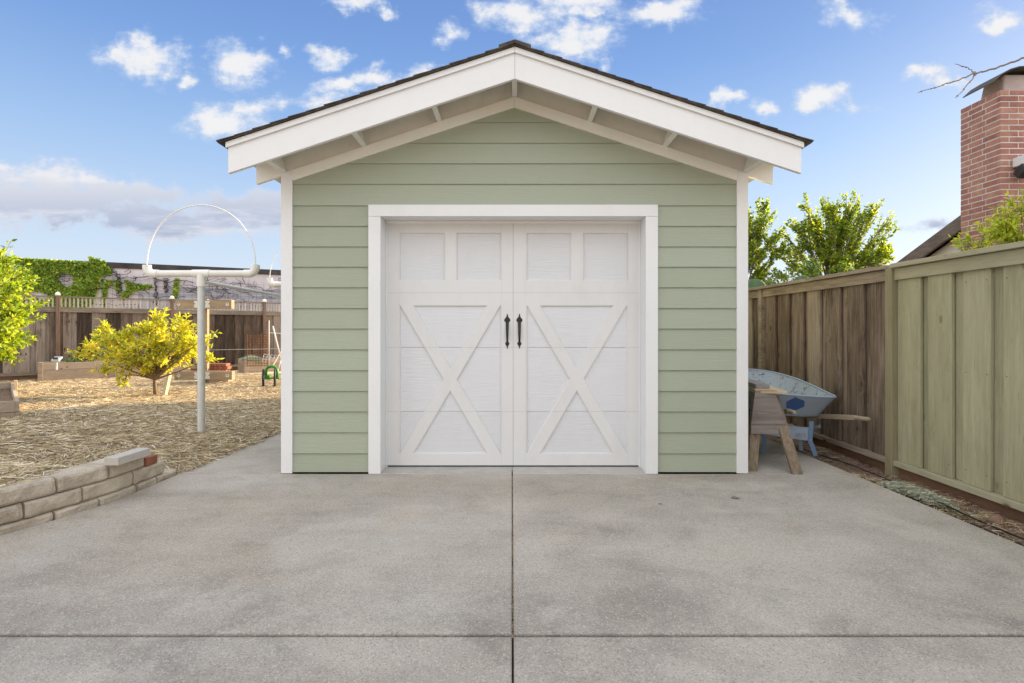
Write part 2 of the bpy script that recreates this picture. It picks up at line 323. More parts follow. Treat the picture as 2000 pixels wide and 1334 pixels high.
pt.add(*slab([(X0+J, 2.320), (XR, 2.320), (XR-.01, 4.88), (X0+J, 4.88)]))
pt.add(*slab([(-5.0, -4), (X0-J, -4), (X0-J, 2.297), (-3.6, 2.297), (-4.1, 1.6), (-5.0, .8)]))
pt.add(*slab([(X0+J, -4), (XR+.02, -4), (XR, 2.297), (X0+J, 2.297)]))
pt.add(*slab([(-2.85, 4.888), (-1.99, 4.888), (-1.99, 9), (-2.80, 9), (-2.79, 7)], r=.006))
pt.add(*slab([(2.03, 4.888), (XR-.01, 4.888), (XR-.05, 7), (XR-.05, 13), (2.03, 13)], r=.006))
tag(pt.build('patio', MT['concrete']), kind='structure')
js = MB(); js.add([(-5, -4, -.022), (3.0, -4, -.022), (3.0, 4.9, -.022), (-3.0, 4.9, -.022), (-5, 1.5, -.022)], [(0, 1, 2, 3, 4)])
tag(js.build('joint_filler', rocky('joint_dirt', [(.3, (.015, .012, .01)), (.6, (.05, .04, .03)), (.75, (.2, .16, .1))], 30, 1, .01)), kind='structure')
# debris caught in the joint
db = MB()
for i in range(420):
    y = random.uniform(2.3, 4.87); l = random.uniform(.004, .012); a = random.uniform(0, 3.1); x = X0+random.uniform(-.003, .003)
    db.obox((x, y, -.008), (math.cos(a), math.sin(a), .2), (-math.sin(a), math.cos(a), 0), (0, 0, 1), l/2, .0015, .001)
tag(db.build('joint_debris', wood('dry_leaf_bits', [(.2, (.08, .05, .03)), (.5, (.25, .18, .1)), (.8, (.45, .36, .24))], knots=False)), 'dry leaf crumbs and grit caught in the centre joint of the patio', 'debris', kind='stuff')

# garden soil sheet with relief
def grid(name, x0, x1, y0, y1, nx, ny, hf, mat, keep=None):
    vs = []; fs = []
    for j in range(ny+1):
        for i in range(nx+1):
            x = x0+(x1-x0)*i/nx; y = y0+(y1-y0)*j/ny; vs.append((x, y, hf(x, y)))
    for j in range(ny):
        for i in range(nx):
            cx = x0+(x1-x0)*(i+.5)/nx; cy = y0+(y1-y0)*(j+.5)/ny
            if keep and not keep(cx, cy): continue
            a = j*(nx+1)+i; fs.append((a, a+1, a+nx+2, a+nx+1))
    me = bpy.data.meshes.new(name); me.from_pydata(vs, [], fs); me.update(); me.shade_smooth(); return link(name, me, mat)
def edge_x(y):
    pts = [(2.3, -3.69), (2.7, -3.52), (3.1, -3.32), (3.44, -3.18), (3.67, -3.09), (4.06, -2.985), (4.5, -2.96), (4.75, -2.92), (4.9, -2.87), (7, -2.80), (9.01, -2.81), (9.1, 2.0), (99, 2.0)]
    for (a, xa), (b_, xb) in zip(pts, pts[1:]):
        if y <= b_: return xa+(xb-xa)*max(0, (y-a)/(b_-a))
    return 2
def relief(x, y):
    n = mnoise.noise(Vector((x*1.3, y*1.3, 3)))*.018 + mnoise.noise(Vector((x*4.5, y*4.5, 9)))*.010
    e = max(0, min(1, (edge_x(y)-x)/.35)); k = hgt(x, y)-.02*(1-e)+ (n+.006)*e
    return k
def straw_mat(name, dk):
    m, t, b, co = newmat(name); b.inputs['Roughness'].default_value = .9; b.inputs['Specular IOR Level'].default_value = .2
    w = fbm(t, co, 2.2, 4, .6, out='Color'); ms = N(t, 'ShaderNodeVectorMath', operation='SCALE'); lk(t, w, ms.inputs[0]); ms.inputs['Scale'].default_value = .5
    av = N(t, 'ShaderNodeVectorMath', operation='ADD'); lk(t, co, av.inputs[0]); lk(t, ms.outputs[0], av.inputs[1])
    a = fbm(t, av.outputs[0], 60, 4, .6, .5, sc=(.25, 1, 1)); b2 = fbm(t, av.outputs[0], 60, 4, .6, .5, sc=(1, .25, 1)); c2 = fbm(t, co, 1.6, 5, .6)
    x = M_(t, 'ADD', M_(t, 'MULTIPLY', M_(t, 'MAXIMUM', a, b2), .75), M_(t, 'MULTIPLY', c2, .25))
    lk(t, ramp(t, x, [(.34, (.26, .195, .12)), (.46, (.44, .34, .215)), (.56, (.60, .48, .31)), (.70, (.76, .65, .46))]), b.inputs['Base Color']); bump(t, b, x, .9, .03); return m
tag(grid('garden_ground', -26, 2.0, 2.3, 30, 330, 360, relief, straw_mat('straw_litter', 0), keep=lambda x, y: x < edge_x(y)), kind='structure')

def ribbons(n, xr, yr, seed, lmin, lmax, wmin, wmax, zf, accept, lift=.03):
    r = np.random.default_rng(seed); V = []; Fc = []
    k = 0
    while k < n:
        x = r.uniform(*xr); y = r.uniform(*yr)
        if not accept(x, y, r): continue
        cl = mnoise.noise(Vector((x*.9, y*.9, 5)))*2.2
        a = cl + r.normal(0, .75); L = r.uniform(lmin, lmax); w = r.uniform(wmin, wmax)*.5
        bk = r.normal(0, .45); dx, dy_ = math.cos(a), math.sin(a); z = zf(x, y); b0 = len(V)
        z0 = abs(r.normal(0, lift*.35)); tilt = r.normal(0, .10)*L; cv = r.normal(0, .12)*L; hump = abs(r.normal(0, .06))*L
        for q, s in enumerate((-.5, 0, .5)):
            px = x+dx*L*s - dy_*cv*(1-4*s*s); py = y+dy_*L*s+dx*cv*(1-4*s*s); pz = max(z+.002, z+z0+tilt*s+hump*(1-4*s*s))+.007
            V.append((px-dy_*w, py+dx*w, pz-bk*w)); V.append((px+dy_*w, py-dx*w, pz+bk*w))
        Fc += [(b0, b0+1, b0+3, b0+2), (b0+2, b0+3, b0+5, b0+4)]; k += 1
    return V, Fc
m, t, b, co = newmat('straw_stalks'); b.inputs['Roughness'].default_value = .6; b.inputs['Specular IOR Level'].default_value = .3
lk(t, ramp(t, isl(t), [(0, (.18, .12, .06)), (.3, (.38, .28, .15)), (.6, (.58, .45, .26)), (.87, (.76, .64, .42)), (1, (.84, .79, .68))]), b.inputs['Base Color']); MT['straw'] = m
inb = lambda x, y: x < edge_x(y)+(.03+.12*abs(mnoise.noise(Vector((y*3, 1, 1)))) if 4.95 < y < 8.9 else -.02) and abs(x) < .93*y+.6
def acc(x, y, r):
    if not inb(x, y): return False
    return r.random() < min(1, (6.0/y)**1.1)
def far_fence_y(x): return 14.1+(x+11.27)*.905
srel = lambda x, y: max(relief(x, y), .0 if x > edge_x(y) else -9)
V, Fc = ribbons(150000, (-13, -2.6), (3.0, 15.5), 3, .04, .19, .0028, .006, srel, lambda x, y, r: acc(x, y, r) and y < far_fence_y(x)-.4)
me = bpy.data.meshes.new('straw'); me.from_pydata(V, [], Fc); me.update()
tag(link('straw', me, MT['straw']), 'loose dry straw mulch strewn over the garden left of the shed', 'straw', kind='stuff')

# soil strip by the right fence
def strip_h(x, y):
    n = mnoise.noise(Vector((x*6, y*6, 2)))*.022+mnoise.noise(Vector((x*22, y*22, 2)))*.012+mnoise.noise(Vector((x*60, y*60, 2)))*.005
    return -.035+n*min(1, max(0, (x-2.90)/.06)) + .03*max(0, (x-3.1)/.2)
tag(grid('soil_strip', 2.86, 3.4, -1, 13.2, 45, 900, strip_h, GR), kind='structure')
V, Fc = ribbons(1500, (2.9, 3.24), (2.0, 6.4), 5, .02, .12, .0015, .003, strip_h, lambda x, y, r: mnoise.noise(Vector((x*3, y*2.2, 11))) > r.uniform(-.1, .6))
me = bpy.data.meshes.new('dry_litter'); me.from_pydata(V, [], Fc); me.update()
tag(link('dry_litter', me, MT['straw']), 'scattered dead stalks on the soil strip below the right fence', 'litter', kind='stuff')
m, t, b, co = newmat('grey_green_clippings'); b.inputs['Roughness'].default_value = .8
lk(t, ramp(t, isl(t), [(0, (.16, .17, .10)), (.35, (.36, .38, .26)), (.75, (.56, .58, .44)), (1, (.76, .76, .64))]), b.inputs['Base Color'])
def clump_h(x, y): return strip_h(x, y)+.055*max(0, 1-((x-3.06)/.11)**2-((y-4.28)/.42)**2)
V, Fc = ribbons(2600, (2.93, 3.2), (3.85, 4.75), 6, .02, .07, .0015, .0035, clump_h, lambda x, y, r: ((x-3.05-.06*(4.3-y))/.10)**2+((y-4.3)/.38)**2 < 1.0*r.uniform(.3, 1.15))
me = bpy.data.meshes.new('grass_clippings'); me.from_pydata(V, [], Fc); me.update()
tag(link('grass_clippings', me, m), 'pile of dried grey green grass clippings beside the fence post', 'clippings', kind='stuff')
def blob(mb, c, r, sq=(1, 1, .7), seed=0, amp=.25, sub=2):
    bm = bmesh.new(); bmesh.ops.create_icosphere(bm, subdivisions=sub, radius=1)
    vs = []
    for v_ in bm.verts:
        n = 1+amp*mnoise.noise(v_.co*1.3+Vector((seed*3.1, 0, 0)))+amp*.4*mnoise.noise(v_.co*3.5+Vector((seed*3.1, 0, 0)))
        vs.append(Vector(c)+Vector((v_.co.x*sq[0], v_.co.y*sq[1], v_.co.z*sq[2]))*r*n)
    mb.add(vs, [tuple(q.index for q in f.verts) for f in bm.faces]); bm.free()
CLOD = rocky('earth_clod', [(.3, (.12, .07, .045)), (.5, (.22, .14, .095)), (.7, (.32, .22, .16))], 14, 1, .012)
mb = MB(); blob(mb, (3.14, 3.68, .0), .052, seed=4, sub=3); o = mb.build('earth_clod', CLOD, smooth_=True, org=(3.14, 3.68, -.03)); tag(o, 'largest brown earth clod resting against the kickboard', 'clod')
cl = MB()
for i in range(260):
    y = random.uniform(2.2, 5.6); x = random.uniform(2.95, 3.24); r = random.choice([.005, .008, .008, .012, .018]); blob(cl, (x, y, strip_h(x, y)+r*.3), r, seed=i, sub=1)
tag(cl.build('pebbles', CLOD), 'small crumbs of earth and pebbles on the soil strip', 'pebbles', kind='stuff')
# drip line
dl = MB(); pts = [(3.0+.05*math.sin(y*1.7)+.03*math.sin(y*4.1+1)+.02*(y > 5), y, .002+.008*math.sin(y*5)) for y in np.arange(-.5, 6.6, .1)]
dl.tube([Vector(p)+Vector((.04, 0, .0)) for p in pts], .006, 8); tag(dl.build('drip_hose', plain('black_poly_tube', (.015, .015, .015), .5), smooth_=True), 'thin black irrigation hose lying along the soil strip', 'hose')
# small leaf on the slab
lf = MB(); lf.add([(1.03, 4.02, .004), (1.045, 4.03, .010), (1.075, 4.02, .006), (1.05, 4.005, .012)], [(0, 1, 3), (1, 2, 3)])
lf.build('fallen_leaf', MT['leg_wood'], org=(1.05, 4.02, .0)); tag(bpy.data.objects['fallen_leaf'], 'tiny dark fallen leaf in front of the garage door', 'leaf', 'fallen leaves on the patio')
lf = MB(); lf.add([(1.60, 4.17, .004), (1.63, 4.19, .014), (1.675, 4.165, .005), (1.635, 4.145, .012)], [(0, 1, 3), (1, 2, 3)])
o = lf.build('fallen_leaf', MT['leg_wood'], org=(1.63, 4.17, .0)); tag(o, 'brown curled fallen leaf on the right half of the patio', 'leaf', 'fallen leaves on the patio')

# ---------------------------------------------------------------- retaining wall
BLK = rocky('split_face_block', [(.30, (.30, .25, .19)), (.45, (.48, .41, .32)), (.58, (.60, .52, .41)), (.72, (.72, .64, .51))], 4, .9, .012, .92, 90)
rw = thing('retaining_wall', 'low curved dry laid wall of tan concrete blocks along the straw garden', 'retaining wall', (-3.0, 3.9, 0))
def face_x(y):
    P = [(2.3, -3.60), (2.7, -3.42), (3.1, -3.22), (3.44, -3.085), (3.67, -3.0), (4.06, -2.895), (4.5, -2.872), (4.9, -2.868)]
    for (a, xa), (b_, xb) in zip(P, P[1:]):
        if y <= b_: return xa+(xb-xa)*(y-a)/(b_-a)
    return -2.868
def block(y0, y1, z0, z1, back, depth=.2, seed=0, endtaper=0):
    nx, ny, nz = 5, 12, 6; fx0 = face_x(y0)-back; fx1 = face_x(y1)-back
    a = Vector((fx0, y0, 0)); b_ = Vector((fx1, y1, 0)); u_ = (b_-a).normalized(); n_ = Vector((-u_.y, u_.x, 0))
    vs = {}; V = []; Fq = []
    L = (b_-a).length; g_ = .004
    def P(i, j, k):
        key = (i, j, k)
        if key in vs: return vs[key]
        s = g_+(L-2*g_)*j/ny; d = depth*i/nx; z = z0+.001+(z1-z0-.002)*k/nz
        p = a+u_*s+n_*d; p.z = z
        ez = min(k, nz-k)/nz; ey = min(j, ny-j)/ny
        if i == 0:
            rough = mnoise.noise(Vector((s*9+seed*7, z*14, seed)))*.012+mnoise.noise(Vector((s*26+seed*7, z*34, seed)))*.005
            rr = (.010 if k in (0, nz) else 0)+(.010 if j in (0, ny) else 0)
            p += n_*(rough+rr); 
            if k == nz: p.z -= .004+.004*mnoise.noise(Vector((s*20, seed, 0)))
            if k == 0: p.z += .003
        elif k == nz: p.z += .002*mnoise.noise(Vector((s*20, d*20, seed)))
        if j in (0, ny) and i < 2: p += u_*(.004 if j == 0 else -.004)
        vs[key] = len(V); V.append(p); return vs[key]
    for j in range(ny):
        for k in range(nz): Fq += [(P(0, j, k), P(0, j+1, k), P(0, j+1, k+1), P(0, j, k+1)), (P(nx, j, k), P(nx, j, k+1), P(nx, j+1, k+1), P(nx, j+1, k))]
    for i in range(nx):
        for k in range(nz): Fq += [(P(i, 0, k), P(i, 0, k+1), P(i+1, 0, k+1), P(i+1, 0, k)), (P(i, ny, k), P(i+1, ny, k), P(i+1, ny, k+1), P(i, ny, k+1))]
        for j in range(ny): Fq += [(P(i, j, 0), P(i+1, j, 0), P(i+1, j+1, 0), P(i, j+1, 0)), (P(i, j, nz), P(i, j+1, nz), P(i+1, j+1, nz), P(i+1, j, nz))]
    mb = MB(); mb.add(V, Fq); return mb.build('block', BLK, rw)
sd_ = 0
for ys, z0, z1, bk in (([2.35, 2.64, 3.01, 3.38, 3.75, 4.12, 4.49], .155, .262, .016), ([2.35, 2.45, 2.82, 3.19, 3.56, 3.91, 4.35, 4.72], .048, .155, .008), ([2.35, 2.6, 3.0, 3.37, 3.72, 4.02, 4.38, 4.62, 4.88], -.06, .048, .0)):
    for a, b_ in zip(ys, ys[1:]): sd_ += 1; block(a, b_, z0, z1, bk, seed=sd_)
# timber offcut and brick on the wall
mb = MB(); mb.cur = 0; c0 = Vector((-2.865, 4.25, .262+.029)); ax = Vector((.03, 1, .0)).normalized(); ay = Vector((1, -.03, 0)).normalized()
mb.obox(c0, ax, ay, (0, 0, 1), .175, .052, .028)
OFF = wood('pale_offcut', [(.2, (.40, .36, .32)), (.5, (.52, .48, .43)), (.8, (.62, .60, .57))], 'y', stain=.03, knots=False)
o = mb.build('timber_offcut', OFF, bevel=.003, org=(-2.865, 4.25, .262)); tag(o, 'whitish timber offcut lying on the end of the block wall', 'timber')
BR = rocky('red_brick', [(.3, (.20, .08, .05)), (.5, (.30, .12, .075)), (.7, (.40, .20, .13))], 10, .7, .006, .9, 80)
mb = MB(); mb.obox((-2.935, 4.565, .155+.034), (.04, 1, 0), (1, -.04, 0), (0, 0, 1), .065, .05, .033)
o = mb.build('brick', BR, bevel=.004, org=(-2.935, 4.565, .155)); tag(o, 'single red brick piece at the end of the block wall beneath the timber offcut', 'brick')
# ---------------------------------------------------------------- the shed
D, CX, HW, L_ = 4.9, .022, 2.002, 6.6
YB = D+L_; SL = .33; OV = .45; YF = D-OV; EX = 2.243
shed = thing('shed', 'sage green lap sided shed with white trim and carriage style door', 'shed', (CX, D, 0))
lineZ = lambda apex, x: apex-SL*abs(x-CX)
zy = lambda py, s=226.76: EYE-(py-HZ)/s
xw = lambda px, s=226.76: (px-1000)/s
# siding courses, cut by the rake line and the door trim
laps = [925-.5, 885, 844, 803.5, 763.5, 723, 682.5, 642, 602, 561.5, 521.5, 482, 442, 402, 360, 320, 280, 240, 200]
SX0, SX1 = xw(573)-.004, xw(1437)+.004
DX0, DX1, DZT = xw(721.5), xw(1283), zy(401.5)
def lap(mb, poly_xz, zb, zt, y_bot, y_top, th):
    """clapboard: front tilts out towards the bottom"""
    def yy(z): k = (z-zb)/(zt-zb); return y_bot+(y_top-y_bot)*k
    n = len(poly_xz); fr = [(x, yy(z), z) for x, z in poly_xz]; bk = [(x, yy(z)+th, z) for x, z in poly_xz]
    mb.add(fr+bk, [tuple(range(n)), tuple(range(2*n-1, n-1, -1)), *[(i, n+i, n+(i+1) % n, (i+1) % n) for i in range(n)]])
mb = MB(); APEX_S = 3.16
for i in range(len(laps)-1):
    zb, zt = zy(laps[i])+(.014 if i == 0 else 0), zy(laps[i+1])+.022
    cols = [(SX0, DX0), (DX1, SX1)] if zt-.022 <= DZT+.01 else [(SX0, SX1)]
    for a, b_ in cols:
        pts = []
        zr = lambda x: lineZ(APEX_S, x)
        if min(zr(a), zr(b_)) >= zt: pts = [(a, zb), (b_, zb), (b_, zt), (a, zt)]
        else:
            # clip against both roof lines (full width courses)
            P = [(a, zb), (b_, zb), (b_, zt), (a, zt)]
            for sgn in (1, -1):
                out = []
                fcl = lambda p: APEX_S-SL*sgn*(p[0]-CX)-p[1]
                for q in range(len(P)):
                    p1, p2 = P[q], P[(q+1) % len(P)]; f1, f2 = fcl(p1), fcl(p2)
                    if f1 >= 0: out.append(p1)
                    if f1*f2 < 0: k = f1/(f1-f2); out.append((p1[0]+(p2[0]-p1[0])*k, p1[1]+(p2[1]-p1[1])*k))
                P = out
                if len(P) < 3: break
            pts = P
        if len(pts) >= 3: lap(mb, pts, zb, zt, D-.014, D+.001, .009)
mb.build('siding', MT['siding'], shed, bevel=.0012)
# walls behind the siding, side walls with laps, back wall
wb = MB()
SYm = D+.012
wb.box(-1.96, DX0+.05, SYm, SYm+.1, .01, 2.4); wb.box(DX1-.05, 2.0, SYm, SYm+.1, .01, 2.4); wb.box(DX0+.05, DX1-.05, SYm, SYm+.1, 2.215, 2.4)
wb.prism([(-1.96, SYm, 2.4), (2.0, SYm, 2.4), (2.0, SYm, 2.71), (CX, SYm, lineZ(3.395, CX)), (-1.96, SYm, 2.71)], (0, .1, 0))
wb.build('wall_core', MT['soffit'], shed); wb = MB()
wb.prism([(-1.96, YB-.1, .01), (2.0, YB-.1, .01), (2.0, YB-.1, 2.71), (CX, YB-.1, 3.37), (-1.96, YB-.1, 2.71)], (0, .1, 0))
wb.build('back_wall', MT['siding'], shed)
for sg in (-1, 1):
    sw = MB(); xs = CX+sg*(HW-.03)
    sw.box(min(xs, xs-sg*.08), max(xs, xs-sg*.08), D+.13, YB-.12, .01, 2.70)
    for i in range(15):
        z0 = .01+.178*i; z1 = min(z0+.2, 2.70); x0 = xs+sg*.022; x1 = xs+sg*.008
        sw.add([(xs+sg*.001, D+.03, z0), (x0, D+.03, z0), (x1, D+.03, z1), (xs+sg*.001, D+.03, z1), (xs+sg*.001, YB, z0), (x0, YB, z0), (x1, YB, z1), (xs+sg*.001, YB, z1)], [(0, 1, 2, 3), (7, 6, 5, 4), (0, 4, 5, 1), (1, 5, 6, 2), (2, 6, 7, 3), (3, 7, 4, 0)])
    sw.build('side_wall', MT['siding'], shed)
# inside back-stop so the gap under the door stays dark
AF = 3.235; yT = D-.026
for sg in (-1, 1):
    xo = CX+sg*HW; xi = xo-sg*.096
    c_ = MB(); c_.prism([(xo, yT, .004), (xi, yT, .004), (xi, yT, lineZ(AF, xi)), (xo, yT, lineZ(AF, xo))], (0, .024, 0)); c_.build('corner_board', MT['trim'], shed, bevel=.002)
    c2 = MB(); xa, xb = sorted((xo-sg*.001, xo-sg*.022)); c2.box(xa+ (0 if sg < 0 else .0), xb, D+.001, D+.09, .004, 2.55); c2.build('corner_board', MT['trim'], shed, bevel=.002)
    f_ = MB(); xi2 = xi-sg*.001
    f_.prism([(CX+sg*.0006, yT, lineZ(AF-.092, CX)), (xi2, yT, lineZ(AF-.092, xi2)), (xi2, yT, lineZ(AF, xi2)), (CX+sg*.0006, yT, AF)], (0, .024, 0)); f_.build('frieze_board', MT['trimh'], shed, bevel=.002)
    # vertical blocking between frieze and roof deck
    k_ = MB(); xe = CX+sg*(HW-.002)
    k_.prism([(CX+sg*.0008, D-.004, lineZ(AF+.001, CX)), (xe, D-.004, lineZ(AF+.001, xe)), (xe, D-.004, lineZ(3.393, xe)), (CX+sg*.0008, D-.004, 3.393)], (0, .014, 0)); k_.build('gable_blocking', MT['soffit'], shed)
    # rafter tail on the wall plane, plumb cut
    t_ = MB(); xe0 = CX+sg*(HW+.001); xe1 = CX+sg*(EX-.02)
    t_.prism([(xe0, D-.006, lineZ(3.222, xe0)), (xe1, D-.006, lineZ(3.222, xe1)), (xe1, D-.006, lineZ(3.393, xe1)), (xe0, D-.006, lineZ(3.393, xe0))], (0, .038, 0)); t_.build('rafter_tail', MT['trimh'], shed, bevel=.002)
    for k in range(1, 14):
        y = D+.6*k; r_ = MB()
        if y < YB: r_.prism([(xe0+sg*.02, y, lineZ(3.25, xe0)), (xe1, y, lineZ(3.25, xe1)), (xe1, y, lineZ(3.393, xe1)), (xe0+sg*.02, y, lineZ(3.393, xe0))], (0, .038, 0)); r_.build('rafter_tail', MT['trimh'], shed, bevel=.002)
    # barge board with its shingle mould
    bx = CX+sg*EX
    b_ = MB(); b_.prism([(CX+sg*.0007, YF, lineZ(3.20, CX)), (bx, YF, lineZ(3.20, bx)), (bx, YF, lineZ(3.441, bx)), (CX+sg*.0007, YF, 3.441)], (0, .036, 0)); bb = b_.build('barge_board', MT['trim'], shed, bevel=.003)
    bx2 = bx+sg*.012
    b_ = MB(); b_.prism([(CX+sg*.0007, YF-.018, lineZ(3.400, CX)), (bx2, YF-.018, lineZ(3.400, bx2)), (bx2, YF-.018, lineZ(3.443, bx2)), (CX+sg*.0007, YF-.018, 3.443)], (0, .016, 0)); b_.build('shingle_mould', MT['trim'], bb, bevel=.002)
    # roof deck
    d_ = MB(); xd = CX+sg*2.262; d_.prism([(CX+sg*.0005, YF+.037, 3.396), (xd, YF+.037, lineZ(3.396, xd)), (xd, YF+.037, lineZ(3.440, xd)), (CX+sg*.0005, YF+.037, 3.440)], (0, YB-YF+.15, 0)); d_.build('roof_deck', MT['soffit'], shed)
    # drip edge and shingle courses
    sh = MB(); ss = Vector((sg*1, 0, -SL)).normalized(); nn = Vector((sg*SL, 0, 1)).normalized(); slen = 2.305/ss.x*sg
    base = Vector((CX, 0, 3.4455)); yf = YF-.038
    sh.add([base+Vector((0, yf, 0)), base+ss*slen+Vector((0, yf, 0)), base+ss*slen+nn*.006+Vector((0, yf, 0)), base+nn*.006+Vector((0, yf, 0)), base+Vector((0, YB+.2, 0)), base+ss*slen+Vector((0, YB+.2, 0)), base+ss*slen+nn*.006+Vector((0, YB+.2, 0)), base+nn*.006+Vector((0, YB+.2, 0))], [(0, 1, 2, 3), (4, 7, 6, 5), (0, 4, 5, 1), (1, 5, 6, 2), (2, 6, 7, 3)])
    nco = int(slen/.1465)+1
    for k in range(nco):
        s1 = slen-.1465*k+.006; s0 = max(0.0, s1-.30)
        y = yf-random.uniform(0, .006)
        while y < YB+.2:
            wd = min(random.choice([.14, .19, .24, .3]), YB+.2-y); th = random.uniform(.007, .0115)
            e = .0055+.0045; 
            for ya, yb in ((y, y+wd-.002),):
                a0 = base+ss*s0+nn*.0065; a1 = base+ss*s1+nn*(e+.003)
                sh.add([a0+Vector((0, ya, 0)), a1+Vector((0, ya, 0)), a1+nn*th+Vector((0, ya, 0)), a0+nn*.002+Vector((0, ya, 0)), a0+Vector((0, yb, 0)), a1+Vector((0, yb, 0)), a1+nn*th+Vector((0, yb, 0)), a0+nn*.002+Vector((0, yb, 0))], [(0, 1, 2, 3), (4, 7, 6, 5), (0, 4, 5, 1), (1, 5, 6, 2), (2, 6, 7, 3), (0, 3, 7, 4)])
            y += wd
    sh.build('shingles', MT['shingle'], shed)
rc = MB()
for k in range(70):
    y = YF-.045+k*.14; 
    if y > YB: break
    h = .012+(k % 2)*.002
    rc.add([(CX-.125, y, 3.4455-.125*SL+.040), (CX, y-.004, 3.4455+.038), (CX+.125, y, 3.4455-.125*SL+.040), (CX+.125, y, 3.4455-.125*SL+.002+h*.3), (CX, y-.004, 3.4455+.012), (CX-.125, y, 3.4455-.125*SL+.002+h*.3),
            (CX-.125, y+.3, 3.4455-.125*SL+.016), (CX, y+.3, 3.4455+.020), (CX+.125, y+.3, 3.4455-.125*SL+.012), (CX+.125, y+.3, 3.4455-.125*SL), (CX, y+.3, 3.4455+.004), (CX-.125, y+.3, 3.4455-.125*SL)],
           [(0, 1, 4, 5), (1, 2, 3, 4), (0, 6, 7, 1), (1, 7, 8, 2), (5, 4, 10, 11), (4, 3, 9, 10), (2, 8, 9, 3), (0, 5, 11, 6)])
rc.build('ridge_cap', MT['shingle'], shed)
# lookouts under the overhang
for x in (-1.978, -1.29, -.645, 0, .645, 1.29, 1.978):
    sg = (x > 0)-(x < 0); X = CX+x; zb = lineZ(3.236, X); dirx = Vector((sg*1, 0, -SL)).normalized() if sg else Vector((1, 0, 0)); up = Vector((sg*SL, 0, 1)).normalized() if sg else Vector((0, 0, 1))
    p = Vector((X, 0, zb)); w = .021; h = .155 if sg else .155
    a = p-dirx*w; b_ = p+dirx*w
    lo = MB(); y0, y1 = YF+.037, D-.005 if abs(x) < 1.9 else D-.007
    lo.add([a+Vector((0, y0, 0)), b_+Vector((0, y0, 0)), b_+up*h+Vector((0, y0, 0)), a+up*h+Vector((0, y0, 0)), a+Vector((0, y1, 0)), b_+Vector((0, y1, 0)), b_+up*h+Vector((0, y1, 0)), a+up*h+Vector((0, y1, 0))], [(0, 1, 2, 3), (7, 6, 5, 4), (0, 4, 5, 1), (1, 5, 6, 2), (2, 6, 7, 3), (3, 7, 4, 0)])
    lo.build('lookout', MT['trimh'], shed, bevel=.002)
# door casing (header laps over the legs) and jambs
yC = D-.040; IX0, IX1, IZ = xw(745), xw(1259.3), zy(424)
cs = MB(); cs.box(DX0, DX1, yC, D-.002, IZ, DZT)
casing = cs.build('door_casing', MT['trim'], shed, bevel=.002)
for a, b_ in ((DX0, IX0), (IX1, DX1)):
    cs = MB(); cs.box(a, b_, yC+.001, D-.002, .003, IZ-.0015); cs.build('casing_leg', MT['trim'], casing, bevel=.002)
YD = 5.12
jm = MB(); jm.box(IX0-.02, IX0-.004, D-.032, YD+.05, .003, IZ+.012); jm.box(IX1+.004, IX1+.02, D-.032, YD+.05, .003, IZ+.012); jm.box(IX0-.003, IX1+.003, D-.032, YD+.05, IZ+.005, IZ+.02)
jm.build('door_jamb', MT['trim'], shed, bevel=.0015)
stp = MB(); stp.box(IX0-.0035, IX0+.008, YD-.03, YD-.002, .003, IZ+.004); stp.box(IX1-.008, IX1+.0035, YD-.03, YD-.002, .003, IZ+.004); stp.box(IX0+.0085, IX1-.0085, YD-.03, YD-.002, IZ-.02, IZ+.004)
stp.build('door_stop', MT['trim'], shed, bevel=.0015)
sl = MB(); sl.box(IX0-.004, X0-.004, D-.028, YD+.3, -.05, .006); sl.box(X0+.004, IX1+.004, D-.028, YD+.3, -.05, .006)
sl.build('threshold', MT['sill'], shed, bevel=.004)
bk = MB(); bk.box(DX0+.03, DX1-.03, YD+.09, YD+.11, 0, 2.3); bk.build('door_backing', MT['dark'], shed)

